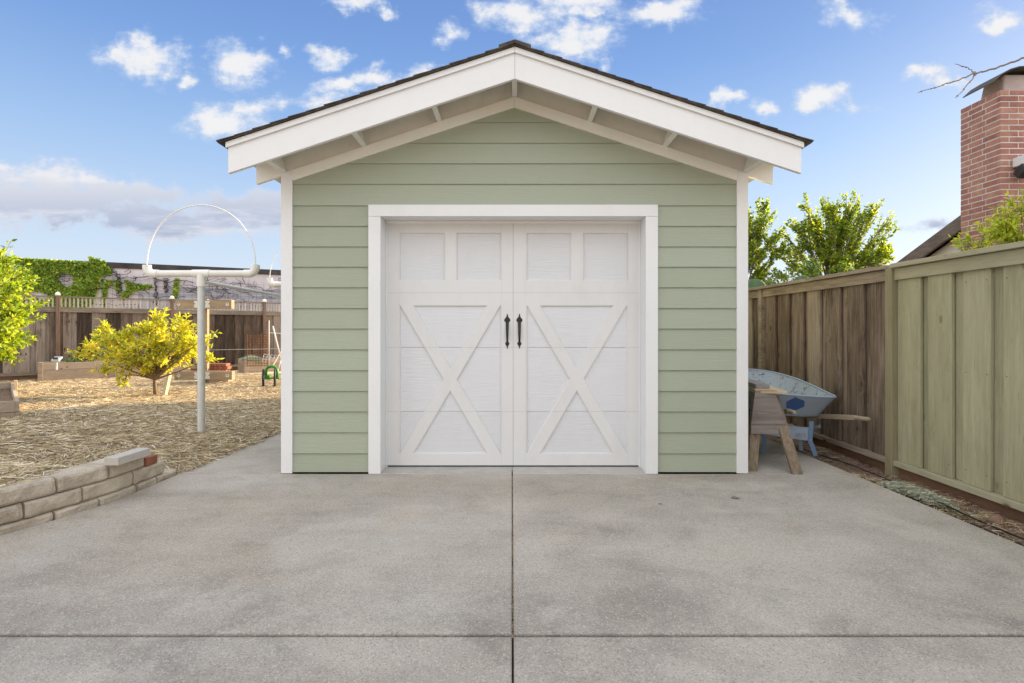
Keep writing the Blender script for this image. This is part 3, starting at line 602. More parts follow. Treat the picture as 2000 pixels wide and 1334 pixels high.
# garage door -------------------------------------------------
S2 = F/YD
dxp = lambda u_: (700+u_/2.382-1000)/S2
dzp = lambda v_: EYE-(380+v_/2.382-HZ)/S2
gd = thing('garage_door', None, None, (CX, YD, 0)); del ORG[gd]; gd.location = (0, YD-D, 0); gd.parent = shed; ORG[gd] = Vector((CX, YD, 0))
gx0, gx1, gz0, gz1 = IX0+.003, IX1-.003, .020, IZ-.004
holes = []
for a, b_ in ((192, 405), (455, 665), (780, 990), (1043, 1253)): holes.append([(dxp(a), dzp(402)), (dxp(b_), dzp(402)), (dxp(b_), dzp(178)), (dxp(a), dzp(178))])
def xfield(uL, uR, main):           # main: +1 brace runs top-left to bottom-right
    T, B = dzp(515), dzp(1205); l, r = dxp(uL), dxp(uR); W = r-l; w = .106   # horizontal width of a brace
    # brace A: from top-left; edges: left edge line from (l, T) ... (r-w, B); right edge (l+w, T) ... (r, B)
    q = .012
    AL = lambda z: l+q+(W-w-2*q)*(T-z)/(T-B); AR = lambda z: AL(z)+w
    BR_ = lambda z: r-q-(W-w-2*q)*(T-z)/(T-B); BL = lambda z: BR_(z)-w
    def cross(f, g):                 # z where f(z)==g(z)
        lo, hi = B, T
        for _ in range(60):
            mid = (lo+hi)/2
            if (f(mid)-g(mid))*(f(hi)-g(hi)) <= 0: lo = mid
            else: hi = mid
        return (lo+hi)/2
    zt = cross(AR, BL); top = [(AR(T), T), (AR(zt), zt), (BL(T), T)]
    zb = cross(AL, BR_); bot = [(BR_(B), B), (AL(B), B), (AL(zb), zb)]
    zl = cross(AL, BL); lf_ = [(l, T-.02), (l, B+.02), (BL(B+.012)-0, B+.012), (AL(zl), zl), (AL(T-.012), T-.012)]
    lf_ = [(l, T), (l, B), (max(l+.002, BL(B)), B), (AL(zl), zl), (max(l+.002, AL(T)), T)]
    zr = cross(AR, BR_); rt = [(r, B), (r, T), (min(r-.002, BR_(T)), T), (AR(zr), zr), (min(r-.002, AR(B)), B)]
    return [top, bot, lf_, rt]
XF = [xfield(192, 665, 1), xfield(780, 1250, -1)]
for xf in XF: holes += xf
def ccw(p):
    a = sum(p[i][0]*p[(i+1) % len(p)][1]-p[(i+1) % len(p)][0]*p[i][1] for i in range(len(p)))
    return p if a > 0 else p[::-1]
holes = [ccw(h) for h in holes]
def inset2(p, d):
    n = len(p); out = []
    for i in range(n):
        a, b_, c_ = (Vector(p[i-1]), Vector(p[i]), Vector(p[(i+1) % n])); e1 = (b_-a).normalized(); e2 = (c_-b_).normalized()
        n1 = Vector((-e1.y, e1.x)); n2 = Vector((-e2.y, e2.x)); k = 1+n1.dot(n2); q = b_+(n1+n2)*(d/max(.12, k)); out.append((q.x, q.y))
    return out
outer = [(gx0, gz0), (gx1, gz0), (gx1, gz1), (gx0, gz1)]
loops = [[Vector((x, z, 0)) for x, z in outer]]+[[Vector((x, z, 0)) for x, z in h[::-1]] for h in holes]
flat = [p for lp in loops for p in lp]
tri = tessellate_polygon(loops)
yO = YD-.022
ov = MB(); ov.add([(p.x, yO, p.y) for p in flat], [tuple(t_) for t_ in tri])
for h in holes:
    rg = [(0, 0), (.0025, .003), (.007, .0035), (.0085, .012), (.011, .018)]
    n = len(h); vs = []
    for ins, dp in rg: vs += [(x, yO+dp, z) for x, z in inset2(h, ins)]
    ov.add(vs, [(k*n+i, k*n+(i+1) % n, (k+1)*n+(i+1) % n, (k+1)*n+i) for k in range(len(rg)-1) for i in range(n)])
ov.add([(gx0, yO, gz0), (gx1, yO, gz0), (gx1, yO+.03, gz0), (gx0, yO+.03, gz0), (gx0, yO, gz1), (gx1, yO, gz1), (gx1, yO+.03, gz1), (gx0, yO+.03, gz1)], [(0, 1, 2, 3), (4, 5, 6, 7), (0, 3, 7, 4), (1, 2, 6, 5)])
ov.build('door_frame', MT['door'], gd)
pn = MB(); secz = [gz0, dzp(1008), dzp(711), dzp(458), gz1]
for a, b_ in zip(secz, secz[1:]): pn.box(gx0, gx1, YD-.0045, YD+.04, a+.0012, b_-.0012)
pn.build('door_panel', MT['panel'], gd, bevel=.0012)
sm = MB()
def inhole(h, z):
    xs = []
    for i in range(len(h)):
        (x1, z1), (x2, z2) = h[i], h[(i+1) % len(h)]
        if (z1-z)*(z2-z) < 0: xs.append(x1+(x2-x1)*(z-z1)/(z2-z1))
    return (min(xs), max(xs)) if len(xs) >= 2 else None
for z in secz[1:-1]:
    hs = sorted(q for q in (inhole(h, z) for h in holes) if q); x = gx0
    for a, b_ in hs:
        if a > x: sm.box(x, a, yO-.0006, yO+.003, z-.0011, z+.0011)
        x = b_
    sm.box(x, gx1, yO-.0006, yO+.003, z-.0011, z+.0011)
sm.build('section_seam', plain('faint_seam', (.42, .42, .41)), gd)
sv = MB()
for u_ in (192, 665, 780, 1250):
    sv.box(dxp(u_)-.0007+(-.003 if u_ in (192, 780) else .003), dxp(u_)+.0007+(-.003 if u_ in (192, 780) else .003), yO-.0005, yO+.003, gz0, gz1)
sv.build('stile_joint', plain('stile_joint_line', (.52, .52, .50)), gd)
sv = MB(); sv.box(dxp(720)-.0016, dxp(720)+.0016, yO-.0008, yO+.003, gz0, gz1); sv.build('centre_joint', MT['seam'], gd)
rs = MB(); rs.box(gx0, gx1, YD-.012, YD+.03, .008, .0195); rs.build('bottom_seal', MT['black'], gd)
# spear strap handles: profile half widths against height
prof = [(.000, .0010), (.004, .0045), (.020, .0055), (.032, .0105), (.044, .0200), (.056, .0270), (.064, .0280), (.074, .0240), (.082, .0150), (.088, .0140),
        (.100, .0140), (.200, .0112), (.250, .0090), (.268, .0085), (.272, .0120), (.282, .0185), (.289, .0192), (.298, .0150), (.312, .0065), (.328, .0032), (.338, .0010)]
def handle(px):
    xc = xw(px, S2); zt = zy(613, S2); mb = MB(); n = 7; vs = []; fs = []
    for (s, hw) in prof:
        s *= .93
        bar = .082*.93 < s < .270*.93; lift = 0.
        if bar: k = (s-.076)/(.251-.076); lift = .030*math.sin(math.pi*max(0, min(1, k)))**.6
        for j in range(n):
            a = -1+2*j/(n-1); vs.append((xc+hw*a, yO-.0012-lift-.007*math.sqrt(max(0, 1-a*a)), zt-s))
        vs.append((xc+hw*.9, yO-.0006-lift*.85, zt-s)); vs.append((xc-hw*.9, yO-.0006-lift*.85, zt-s))
    w = n+2
    for i in range(len(prof)-1):
        for j in range(w): fs.append((i*w+j, (i+1)*w+j, (i+1)*w+(j+1) % w, i*w+(j+1) % w))
    mb.add(vs, fs); h_ = mb.build('handle', MT['black'], gd, smooth_=True)
    bl = MB()
    for s, in ((.060,), (.286,)):
        bl.tube([(xc, yO-.0095, zt-s*.93), (xc, yO-.0135, zt-s*.93)], [.0055, .0035], 8)
    bl.build('bolt', MT['black'], h_)
handle(990.8); handle(1014.4)
fl = MB(); fl.box(-1.9, 1.94, D+.12, YB-.1, -.02, .0); fl.build('floor_slab', MT['sill'], shed)
# ---------------------------------------------------------------- right fence
def board_run_y(mb_out, mb_in, xf, y0, y1, z0, z1, seed):
    """boards on a fence running along Y; outer boards nearer the patio, inner ones behind"""
    r = random.Random(seed); y = y0
    while y < y1:
        w = r.uniform(.235, .275); g_ = r.uniform(.085, .115); w = min(w, y1-y)
        if w > .03:
            lean = r.uniform(-.004, .004); d_ = r.uniform(-.003, .003); x = xf+d_
            x -= .006; mb_out.hexa([(x, y, z0), (x+.024, y, z0), (x+.024, y+w, z0), (x, y+w, z0), (x+lean, y, z1), (x+.024+lean, y, z1), (x+.024+lean, y+w, z1), (x+lean, y+w, z1)])
        mb_out.cur = 1
        for zz in (z0+.10, z0+.80, z1-.12):
            for yy in (y+.03, y+w-.03):
                if w > .1: mb_out.box(x-.003, x+.002, yy-.0028, yy+.0028, zz-.0028, zz+.0028)
        mb_out.cur = 0
        ya, yb = y+w-.03, min(y+w+g_+.03, y1)
        if yb-ya > .03: x = xf+.0245; mb_in.hexa([(x, ya, z0), (x+.018, ya, z0), (x+.018, yb, z0), (x, yb, z0), (x, ya, z1), (x+.018, ya, z1), (x+.018, yb, z1), (x, yb, z1)])
        y += w+g_
def right_fence(label, y0, y1, boards, rail, posts, seed, postmat):
    f = thing('fence', label, 'fence', (3.3, (y0+y1)/2, 0), 'fence panels along the right side')
    mo, mi = MB(), MB(); board_run_y(mo, mi, 3.275, y0, y1, .128, 1.70, seed)
    mo.build('outer_boards', [boards, MT['black']], f, bevel=.002); mi.build('inner_boards', boards, f, bevel=.002)
    a = MB(); a.box(3.245, 3.272, y0, y1, 1.657, 1.755); a.build('top_rail', rail, f, bevel=.002)
    a = MB(); a.box(3.205, 3.36, y0, y1, 1.758, 1.795); a.build('cap_board', rail, f, bevel=.003)
    a = MB(); a.box(3.235, 3.315, y0, y1, .082, .126); a.build('bottom_rail', rail, f, bevel=.003)
    a = MB(); a.box(3.285, 3.31, y0, y1, -.12, .081); a.build('kickboard', MT['kick'], f, bevel=.002)
    for y in posts:
        a = MB(); a.box(3.222, 3.312, y, y+.088, -.12, 1.757); a.build('post', postmat, f, bevel=.004)
    return f
POSTG = wood('olive_post_wood', [(.2, (.20, .175, .10)), (.5, (.27, .24, .15)), (.8, (.33, .30, .21))], 'z', stain=.12, bs=.3, dark=(.12, .10, .05))
right_fence('olive stained board fence panel nearest the camera on the right', -1.5, 4.829, MT['fence_green'], MT['rail_green'], (2.39,), 11, POSTG)
f = right_fence('weathered brown board fence panel behind the wheelbarrow', 4.92, 13.5, MT['fence_brown'], MT['rail_y'], (7.36, 9.8, 12.3), 5, MT['rail_y'])
ps = MB(); ps.box(3.222, 3.312, 4.831, 4.918, -.12, 1.757)
ps.build('post', POSTG, [o for o in bpy.data.objects if o.name == 'fence'][0], bevel=.004)

# ---------------------------------------------------------------- rear fence (its own frame)
FO = Vector((-11.27, 14.1, 0)); FU = Vector((.741, .671, 0)).normalized(); FN = Vector((FU.y, -FU.x, 0))
fp = lambda s, d, z: FO+FU*s+FN*d+Vector((0, 0, z))
def fbox(mb, s0, s1, d0, d1, z0, z1): mb.hexa([fp(s0, d0, z0), fp(s1, d0, z0), fp(s1, d1, z0), fp(s0, d1, z0), fp(s0, d0, z1), fp(s1, d0, z1), fp(s1, d1, z1), fp(s0, d1, z1)])
rf = thing('fence', 'weathered rear fence of tall boards with a slatted lattice top and capped posts', 'fence', tuple(fp(2.5, 0, 0)))
SA, SB = -6.5, 15.5
r = random.Random(3); mo, mi = MB(), MB(); s = SA
while s < SB:
    w = r.uniform(.16, .22); g_ = r.uniform(.07, .12); d_ = r.uniform(-.004, .004)
    fbox(mo, s, s+w, .045+d_, .063+d_, .20, 1.69+r.uniform(-.01, .0)); fbox(mi, s+w-.03, s+w+g_+.03, .022, .040, .20, 1.68); s += w+g_
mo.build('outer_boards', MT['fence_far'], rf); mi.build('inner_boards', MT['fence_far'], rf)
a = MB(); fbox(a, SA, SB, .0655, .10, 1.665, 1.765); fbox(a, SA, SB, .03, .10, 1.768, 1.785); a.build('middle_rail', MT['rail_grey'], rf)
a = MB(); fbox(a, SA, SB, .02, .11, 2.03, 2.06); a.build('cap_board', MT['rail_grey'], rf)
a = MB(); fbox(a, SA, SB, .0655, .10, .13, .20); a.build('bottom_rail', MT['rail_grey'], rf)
a = MB(); fbox(a, SA, SB, .01, .04, -.12, .198); a.build('kickboard', MT['kick'], rf)
SLW = wood('sunlit_tone_slats', [(.25, (.34, .29, .24)), (.5, (.52, .46, .39)), (.8, (.68, .62, .54))], 'z', stain=.2, knots=False)  # slats coloured paler to stand in for sun on their edges
a = MB(); s = SA
while s < SB:
    fbox(a, s, s+.036, .05, .078, 1.786, 2.029); s += .083
a.build('lattice_slats', SLW, rf)
PST = wood('brown_post_wood', [(.25, (.10, .06, .045)), (.5, (.19, .125, .095)), (.8, (.27, .19, .15))], 'z', stain=.1, knots=False)
for k in range(-2, 6):
    s = 2.46*k+.0
    a = MB(); fbox(a, s-.04, s+.04, .101, .175, -.1, 2.07); p_ = a.build('post', PST, rf, bevel=.004)
    a = MB(); fbox(a, s-.05, s+.05, .09, .186, 2.071, 2.125); c0 = fp(s, .138, 2.165); b4 = [fp(s-.05, .09, 2.1255), fp(s+.05, .09, 2.1255), fp(s+.05, .186, 2.1255), fp(s-.05, .186, 2.1255)]
    a.add(b4+[c0], [(3, 2, 1, 0), (0, 1, 4), (1, 2, 4), (2, 3, 4), (3, 0, 4)]); a.build('post_cap', MT['pvc'], p_, bevel=.003)

# ---------------------------------------------------------------- far building wall
WO = Vector((-15.8, 22.0, 0)); WU = Vector((5.7, 3.06, 0)).normalized(); WN = Vector((WU.y, -WU.x, 0)); WT = 3.84
wp = lambda s, d, z: WO+WU*s+WN*d+Vector((0, 0, z))
def wbox(mb, s0, s1, d0, d1, z0, z1): mb.hexa([wp(s0, d0, z0), wp(s1, d0, z0), wp(s1, d1, z0), wp(s0, d1, z0), wp(s0, d0, z1), wp(s1, d0, z1), wp(s1, d1, z1), wp(s0, d1, z1)])
def pix_wall(px, py):       # where a sight line meets the wall plane
    d = Vector(((px-1000)/F, 1, (HZ-py)/F)); o_ = Vector((0, 0, EYE)); t_ = (WO-o_).dot(WN)/d.dot(WN); p = o_+d*t_; q = p-WO; return q.dot(WU), p.z
bw = thing('building', 'long low block building with pinkish wall and tarry dark roof edge beyond the rear fence', 'building', tuple(wp(4, 0, 0)))
m, t, b, co = newmat('lavender_block_wall'); b.inputs['Roughness'].default_value = .9
c = ramp(t, fbm(t, co, 1.2, 5, .6), [(.35, (.50, .46, .49)), (.65, (.62, .57, .60))]); c = mixc(t, M_(t, 'MULTIPLY', smooth(t, fbm(t, co, 3.5, 6, .7, sc=(1, 1, .3)), .55, .75), .4), c, (.28, .26, .28)); lk(t, c, b.inputs['Base Color']); PINK = m
a = MB(); wbox(a, -22, 22, -9, 0, -.12, WT-.22); a.build('wall', PINK, bw)
a = MB(); wbox(a, -22.2, 22.2, -9.2, .05, WT-.22, WT); a.build('roof_edge', rocky('tarry_roof_edge', [(.3, (.03, .028, .028)), (.6, (.07, .065, .065)), (.75, (.14, .13, .13))], 2, .5), bw)
# grey painted-out blocks and pale mortar lines
gr_ = rocky('grey_painted_block', [(.3, (.28, .28, .32)), (.6, (.37, .37, .42)), (.8, (.44, .44, .49))], 3, .3, .01)
a = MB()
for (x0, x1, y0) in ((270, 320, 571), (321, 760, 560)):
    s0, z1 = pix_wall(x0, y0); s1, _ = pix_wall(x1, y0); wbox(a, s0, s1, .001, .012, .2, z1)
a.build('grey_block_patch', gr_, bw)
a = MB(); z = .3
while z < WT-.75:
    s0 = pix_wall(272 if z < 2.55 else 322, 570)[0]
    if z < 2.9: wbox(a, s0, 16, .0125, .016, z-.010, z+.010)
    for k in range(42):
        s = s0+.02+.41*k+(.205 if int(round((z-.3)/.2)) % 2 else 0)
        if z < 2.7 and s < 16: wbox(a, s-.008, s+.008, .0165, .0195, z, z+.2)
    z += .2
a.build('mortar_lines', plain('pale_mortar', (.50, .50, .56)), bw)
a = MB()
for k in range(110):
    s = -9+k*.30
    a.beam(wp(s, .06, .1), wp(s, .06, WT-.55), .008, .008, up=WN)
for k in range(12):
    z = .3+k*.26; a.beam(wp(-9, .072, z), wp(24, .072, z), .006, .006)
a.build('wire_trellis', plain('trellis_wire', (.12, .11, .13), .5), bw)

# leaves ------------------------------------------------------
def leaf_mesh(name, sites, dirs, L, W, mat, parent, rs, fold=.25, droop=.2, upbias=.5):
    n = len(sites); r = np.random.default_rng(rs); S = np.asarray(sites, float); Dv = np.asarray(dirs, float)+r.normal(0, .35, (n, 3)); Dv[:, 2] -= droop*r.random(n)
    Dv /= np.linalg.norm(Dv, axis=1)[:, None]+1e-9
    upv = r.normal(0, .8, (n, 3)); upv[:, 2] += upbias*1.6; sd2 = np.cross(Dv, upv); sd2 /= np.linalg.norm(sd2, axis=1)[:, None]+1e-9; nv = np.cross(sd2, Dv)
    l = (L*r.uniform(.65, 1.2, n))[:, None]; w = (W*r.uniform(.7, 1.15, n))[:, None]*.5
    q = [S, S+Dv*l*.38-sd2*w+nv*w*fold, S+Dv*l*.38+sd2*w+nv*w*fold, S+Dv*l*.42, S+Dv*l*.98-nv*l*.12, S+Dv*l*.74-sd2*w*.62+nv*w*fold*.3-nv*l*.04, S+Dv*l*.74+sd2*w*.62+nv*w*fold*.3-nv*l*.04]
    V = np.stack(q, 1).reshape(-1, 3); base = ORG[parent] if parent else Vector((0, 0, 0))
    T = np.array([(0, 3, 1, 1), (0, 2, 3, 3)]); k = np.arange(n)[:, None]*7
    tr = np.array([(0, 3, 1), (0, 2, 3), (1, 3, 5), (3, 2, 6), (3, 4, 5), (3, 6, 4)])
    Fc = (tr[None]+k[:, :, None]).reshape(-1, 3)
    me = bpy.data.meshes.new(name); me.vertices.add(len(V)); me.vertices.foreach_set('co', V.astype(np.float32).ravel())
    me.loops.add(Fc.size); me.loops.foreach_set('vertex_index', Fc.astype(np.int32).ravel()); me.polygons.add(len(Fc)); me.polygons.foreach_set('loop_start', np.arange(0, Fc.size, 3, dtype=np.int32))
    me.update(calc_edges=True); me.validate()
    return link(name, me, mat, parent)
def bez(a, b_, bend, n=6):
    a, b_ = Vector(a), Vector(b_); m_ = (a+b_)/2+Vector(bend); return [a*(1-q)**2+m_*2*q*(1-q)+b_*q*q for q in [i/n for i in range(n+1)]]
def tree(name, label, cat, base, crown_c, crown_r, nclump, clump_r, leaves, L, W, lm, bark, seed, trunk_r=.05, fork=.35, group=None, stems=1, shell=.35, accept=None, twigs=5, upg=.3, nogo=None, droop=.2, lean=(0, 0), tops=None):
    r = random.Random(seed); tr = thing(name, label, cat, base, group); B = Vector(base); C_ = Vector(crown_c); tb = MB(); sites = []; dirs = []
    forks = []
    for k in range(stems):
        b0 = B+Vector((r.uniform(-.1, .1)*(stems > 1), r.uniform(-.1, .1)*(stems > 1), -.03)); fk = B+(C_-B)*fork+Vector((lean[0]+r.uniform(-.1, .1)*(stems > 1), lean[1], 0))
        tb.tube(bez(b0, fk, (r.uniform(-.03, .03), r.uniform(-.03, .03), 0), 5), [trunk_r*(1.15-.35*i/5) for i in range(6)], 8); forks.append(fk)
    centres = []
    tries = 0
    while len(centres) < nclump and tries < 9000:
        tries += 1; v_ = Vector((r.gauss(0, 1), r.gauss(0, 1), r.gauss(0, 1))).normalized()*(r.uniform(shell, 1)**.6)
        p = C_+Vector((v_.x*crown_r[0], v_.y*crown_r[1], v_.z*crown_r[2]))
        if accept and not accept(p): continue
        if any((p-q).length < clump_r*.62 for q in centres): continue
        centres.append(p)
    centres += [Vector(q) for q in (tops or [])]
    per = leaves//max(1, len(centres))
    for c_ in centres:
        fk = r.choice(forks); tb.tube(bez(fk-Vector((0, 0, .02)), c_, (r.uniform(-.1, .1), r.uniform(-.1, .1), r.uniform(-.05, .15)), 6), [trunk_r*.55*(1-.13*i) for i in range(7)], 5, cap=False)
        tw = []
        for q in range(twigs):
            dv = (Vector((r.gauss(0, 1), r.gauss(0, 1), r.gauss(0, .8)))*.8+(c_-C_).normalized()*.9+Vector((0, 0, upg))).normalized()
            e = c_+dv*clump_r*r.uniform(.6, 1.35); st = c_-(c_-fk)*r.uniform(.0, .35); pp = bez(st, e, (r.uniform(-.05, .05), r.uniform(-.05, .05), -.03), 5); tb.tube(pp, [trunk_r*.13*(1-.14*i) for i in range(6)], 4, cap=False); tw.append(pp)
        for q in range(int(per*r.uniform(.6, 1.4))):
            pp = r.choice(tw); k = r.random()**.7*4.999; i = int(k); p = pp[i].lerp(pp[i+1], k-i); ax_ = (pp[-1]-pp[0]).normalized()
            dv = (ax_*.6+Vector((r.gauss(0, 1), r.gauss(0, 1), r.gauss(0, .8)))*.6).normalized()
            sites.append(p+dv*L*.15); dirs.append(dv)
    tb.build('trunk', bark, tr, smooth_=True)
    leaf_mesh('crown', [tuple(p) for p in sites], [tuple(p) for p in dirs], L, W, lm, tr, seed, droop=droop)
    return tr
BARK = rocky('brown_bark', [(.3, (.10, .065, .04)), (.5, (.2, .14, .09)), (.75, (.3, .23, .16))], 18, .8, .006)
LEM = leafmat('lemon_leaves', [(0, (.18, .24, .04)), (.35, (.38, .42, .05)), (.7, (.56, .53, .07)), (1, (.70, .57, .10))], .45)
CIT = leafmat('citrus_leaves', [(0, (.09, .17, .025)), (.4, (.22, .33, .035)), (.75, (.40, .48, .05)), (1, (.56, .56, .07))], .45)
tree('lemon_tree', 'small golden green lemon tree standing in the straw beside the clothesline pole', 'tree', (-6.29, 10.05, .06), (-6.42, 10.15, .92), (.76, .7, .34), 40, .20, 5200, .100, .038, LEM, BARK, 21, trunk_r=.034, fork=.36, twigs=6, droop=.0, accept=lambda p: p.z > .58,
     tops=[(-7.35, 10.0, .95), (-7.1, 10.0, 1.22), (-6.35, 10.1, 1.40), (-5.80, 10.1, 1.30), (-5.45, 10.05, 1.10), (-5.35, 10.0, .72), (-7.5, 10.05, .84), (-7.1, 10, .66), (-6.85, 10, .42), (-6.05, 10.1, 1.25), (-7.05, 10, 1.14)])
tree('citrus_tree', 'tall dense green citrus tree at the left edge in front of the rear fence', 'tree', (-9.5, 9.6, .05), (-9.5, 9.7, 1.62), (1.05, 1.0, .98), 140, .26, 24000, .095, .042, CIT, BARK, 33, trunk_r=.07, fork=.25, twigs=6,
     tops=[(-8.6, 9.5, 2.5), (-8.4, 9.4, 1.1), (-8.35, 9.4, 1.3), (-8.5, 9.4, 2.3), (-8.4, 9.4, 2.05), (-8.35, 9.4, 1.85), (-8.6, 9.4, 1.6), (-8.6, 9.3, .95)])
# ivy on the far wall
IVY = leafmat('ivy_leaves', [(0, (.12, .21, .04)), (.4, (.23, .36, .06)), (.75, (.36, .48, .08)), (1, (.52, .52, .10))], .3)
iv = thing('ivy', 'dense green ivy spilling over the top of the pinkish wall', 'climbing plant', tuple(wp(0, 0, 2)))
polys = [([(-160, 484), (60, 503), (150, 508), (205, 511), (206, 530), (195, 545), (180, 600), (-160, 600)], 15500), ([(205, 520), (218, 525), (214, 536), (206, 533)], 220), ([(178, 500), (205, 509), (200, 540), (185, 560), (176, 560)], 700), ([(202, 552), (207, 546), (232, 548), (236, 566), (228, 566), (226, 554), (209, 556), (207, 598), (201, 598)], 520), ([(245, 545), (262, 553), (290, 555), (300, 560), (262, 566), (245, 582), (234, 578), (250, 562)], 560), ([(343, 543), (350, 543), (344, 585), (338, 585)], 180), ([(130, 560), (178, 548), (178, 582), (140, 582)], 900)]
def inpoly(x, y, P):
    c_ = False
    for i in range(len(P)):
        (x1, y1), (x2, y2) = P[i-1], P[i]
        if (y1 > y) != (y2 > y) and x < (x2-x1)*(y-y1)/(y2-y1)+x1: c_ = not c_
    return c_
sites = []; dirs = []; rr = random.Random(5)
for P, n in polys:
    Q = [pix_wall(*p) for p in P]; s0, s1 = min(q[0] for q in Q), max(q[0] for q in Q); z0, z1 = min(q[1] for q in Q), max(q[1] for q in Q); k = 0; tr_ = 0
    while k < n and tr_ < n*30:
        tr_ += 1; s = rr.uniform(s0, s1); z = rr.uniform(z0, z1)
        if not inpoly(s, z, Q): continue
        hole = mnoise.noise(Vector((s*1.3, z*1.6, 7)))
        if n > 5000 and hole > .16+ .22*(z-2.6): continue
        th = .05+.12*max(0, mnoise.noise(Vector((s*2.1, z*2.1, 2)))+.3)*(1 if n > 600 else .4)
        p = wp(s, rr.uniform(.03, th), z+(-.02 if n > 5000 and z > WT-.1 else 0)); sites.append(tuple(p)); dv = WN*.35+Vector((rr.gauss(0, .5), rr.gauss(0, .3), -.6)); dirs.append(tuple(dv)); k += 1
leaf_mesh('foliage', sites, dirs, .115, .11, IVY, iv, 9, droop=.2, upbias=.1)
tb = MB()
for k in range(150):
    s = rr.uniform(.2, 13) if k > 25 else rr.uniform(-6, 1); z = rr.uniform(2.95, WT-.25) if k < 115 else rr.uniform(2.2, 3.0); pts = []; a_ = rr.uniform(0, 6.28)
    for q in range(rr.randint(6, 14)):
        pts.append(wp(s, .085+.02*rr.random(), min(WT-.1, z))); a_ += rr.gauss(0, .6); s += math.cos(a_)*.13; z += math.sin(a_)*.065
    tb.tube(pts, rr.uniform(.006, .015), 4, cap=False)
for s, zt, zb_ in ((pix_wall(305, 560)[0], 3.3, 2.2), (pix_wall(325, 560)[0], 3.3, 2.7), (pix_wall(232, 560)[0], 3.4, 2.6), (pix_wall(180, 560)[0], 3.4, 2.4)):
    for q in range(4): tb.tube([wp(s+rr.gauss(0, .06), .09, zt-(zt-zb_)*i/9) for i in range(10)], .012, 4, cap=False)
tb.build('stems', plain('dark_vine_stem', (.035, .028, .028), .8), iv)
# ---------------------------------------------------------------- clothesline posts
def P3(px, py, Y): return Vector(((px-1000)*Y/F, Y, EYE+(HZ-py)*Y/F))
def elbow(mb, c, dx, r):      # quarter bend from horizontal (towards dx) up
    pts = []
    for i in range(7):
        a = math.pi/2*i/6; pts.append(c+Vector((dx*(1-math.sin(a))*.075, 0, (1-math.cos(a))*.075)))
    mb.tube(pts, r, 14)
def tpost(label, X, Y, zbar, half, rp, zg, ztop):
    o = thing('clothesline_post', label, 'clothesline post', (X, Y, zg), 'hooped clothesline posts')
    a = MB(); a.tube([(X, Y, zg-.05), (X, Y, zbar-.14)], rp, 20); a.tube([(X, Y, zbar-.60), (X, Y, zbar-.592)], rp+.0015, 20); a.tube([(X, Y, zg+.52), (X, Y, zg+.528)], rp+.0015, 20); a.build('pole', MT['galv'], o, smooth_=True).modifiers.new('e', 'EDGE_SPLIT')
    a = MB(); rb = .040; a.tube([(X-half+.07, Y, zbar), (X+half-.07, Y, zbar)], rb, 18)
    a.tube([(X-.10, Y, zbar), (X+.10, Y, zbar)], rb+.007, 18); a.tube([(X, Y, zbar-.15), (X, Y, zbar)], rp+.008, 20)
    for sg in (-1, 1):
        c_ = Vector((X+sg*half, Y, zbar)); pts = [c_+Vector((-sg*.13, 0, 0)), c_+Vector((-sg*.075, 0, 0))]
        for i in range(1, 7):
            a_ = math.pi/2*i/6; pts.append(c_+Vector((-sg*.075+sg*.075*math.sin(a_), 0, .075*(1-math.cos(a_)))))
        pts.append(c_+Vector((0, 0, .10))); a.tube(pts, rb+.007, 18)
    a.build('crossbar', MT['pvc'], o, smooth_=True).modifiers.new('e', 'EDGE_SPLIT')
    a = MB(); H = ztop-zbar-.08; pts = []
    for i in range(41):
        th = math.pi*i/40; s = 1-.06*math.sin(th)**2*0; pts.append((X-half*math.cos(th)*(1.0), Y, zbar+.08+H*math.sin(th)**.92))
    a.tube(pts, .0068, 8); a.build('hoop', MT['pvc'], o, smooth_=True); return o
T1 = tpost('near clothesline post with galvanised pole and white hooped crossbar', -3.605, 6.6, 1.885, .63, .0405, .0, 2.68)
T2 = tpost('second hooped clothesline post farther back, half hidden by the shed', -3.50, 9.7, 2.01, .63, .0405, .0, 2.80)
a = MB(); a.tube([(-3.57, 6.6, 1.787), (-3.50, 9.68, 1.735)], .021, 12); a.build('brace_rod', MT['galv'], T1, smooth_=True)

# ---------------------------------------------------------------- timber trellis with bolted plates
PLT = plain('pale_plates', (.62, .60, .54), .5)
TY = 12.6
tr = thing('trellis', 'timber trellis frame with two bolted cross beams behind the near clothesline pole', 'trellis', tuple(P3(397, 741, TY))[:2]+(0.0,))
zc = lambda py: EYE+(HZ-py)*TY/F
for (y0, y1, x0, x1) in ((585.5, 603, 343, 452), (725, 742, 340, 453)):
    X0_, X1_ = (x0-1000)*TY/F, (x1-1000)*TY/F; a = MB(); a.box(X0_, X1_, TY, TY+.14, zc(y1), zc(y0)); bm_ = a.build('cross_beam', MT['beam'], tr, bevel=.004)
    zm = (zc(y0)+zc(y1))/2; a = MB(); h = .045
    c_ = Vector(((349-1000)*TY/F, TY-.004, zm)); a.prism([c_+Vector((-h, 0, 0)), c_+Vector((0, 0, -h)), c_+Vector((h, 0, 0)), c_+Vector((0, 0, h))], (0, .003, 0))
    a.build('bolt_plate', PLT, bm_); a = MB(); c_ = Vector(((444-1000)*TY/F, TY-.004, zm)); a.box(c_.x-.034, c_.x+.034, TY-.005, TY-.001, zm-.034, zm+.034)
    a.build('bolt_plate', PLT, bm_)
    for xx in (384, 405): a = MB(); c_ = (xx-1000)*TY/F; a.box(c_-.055, c_+.055, TY-.005, TY-.001, zm-.075, zm+.075); a.build('bolt_plate', PLT, bm_)
    for xx in (349, 444, 380, 388, 401, 409): a = MB(); c_ = (xx-1000)*TY/F; a.tube([(c_, TY-.012, zm+.01), (c_, TY-.0055, zm+.01)], .012, 8); a.build('bolt', MT['black'], bm_)
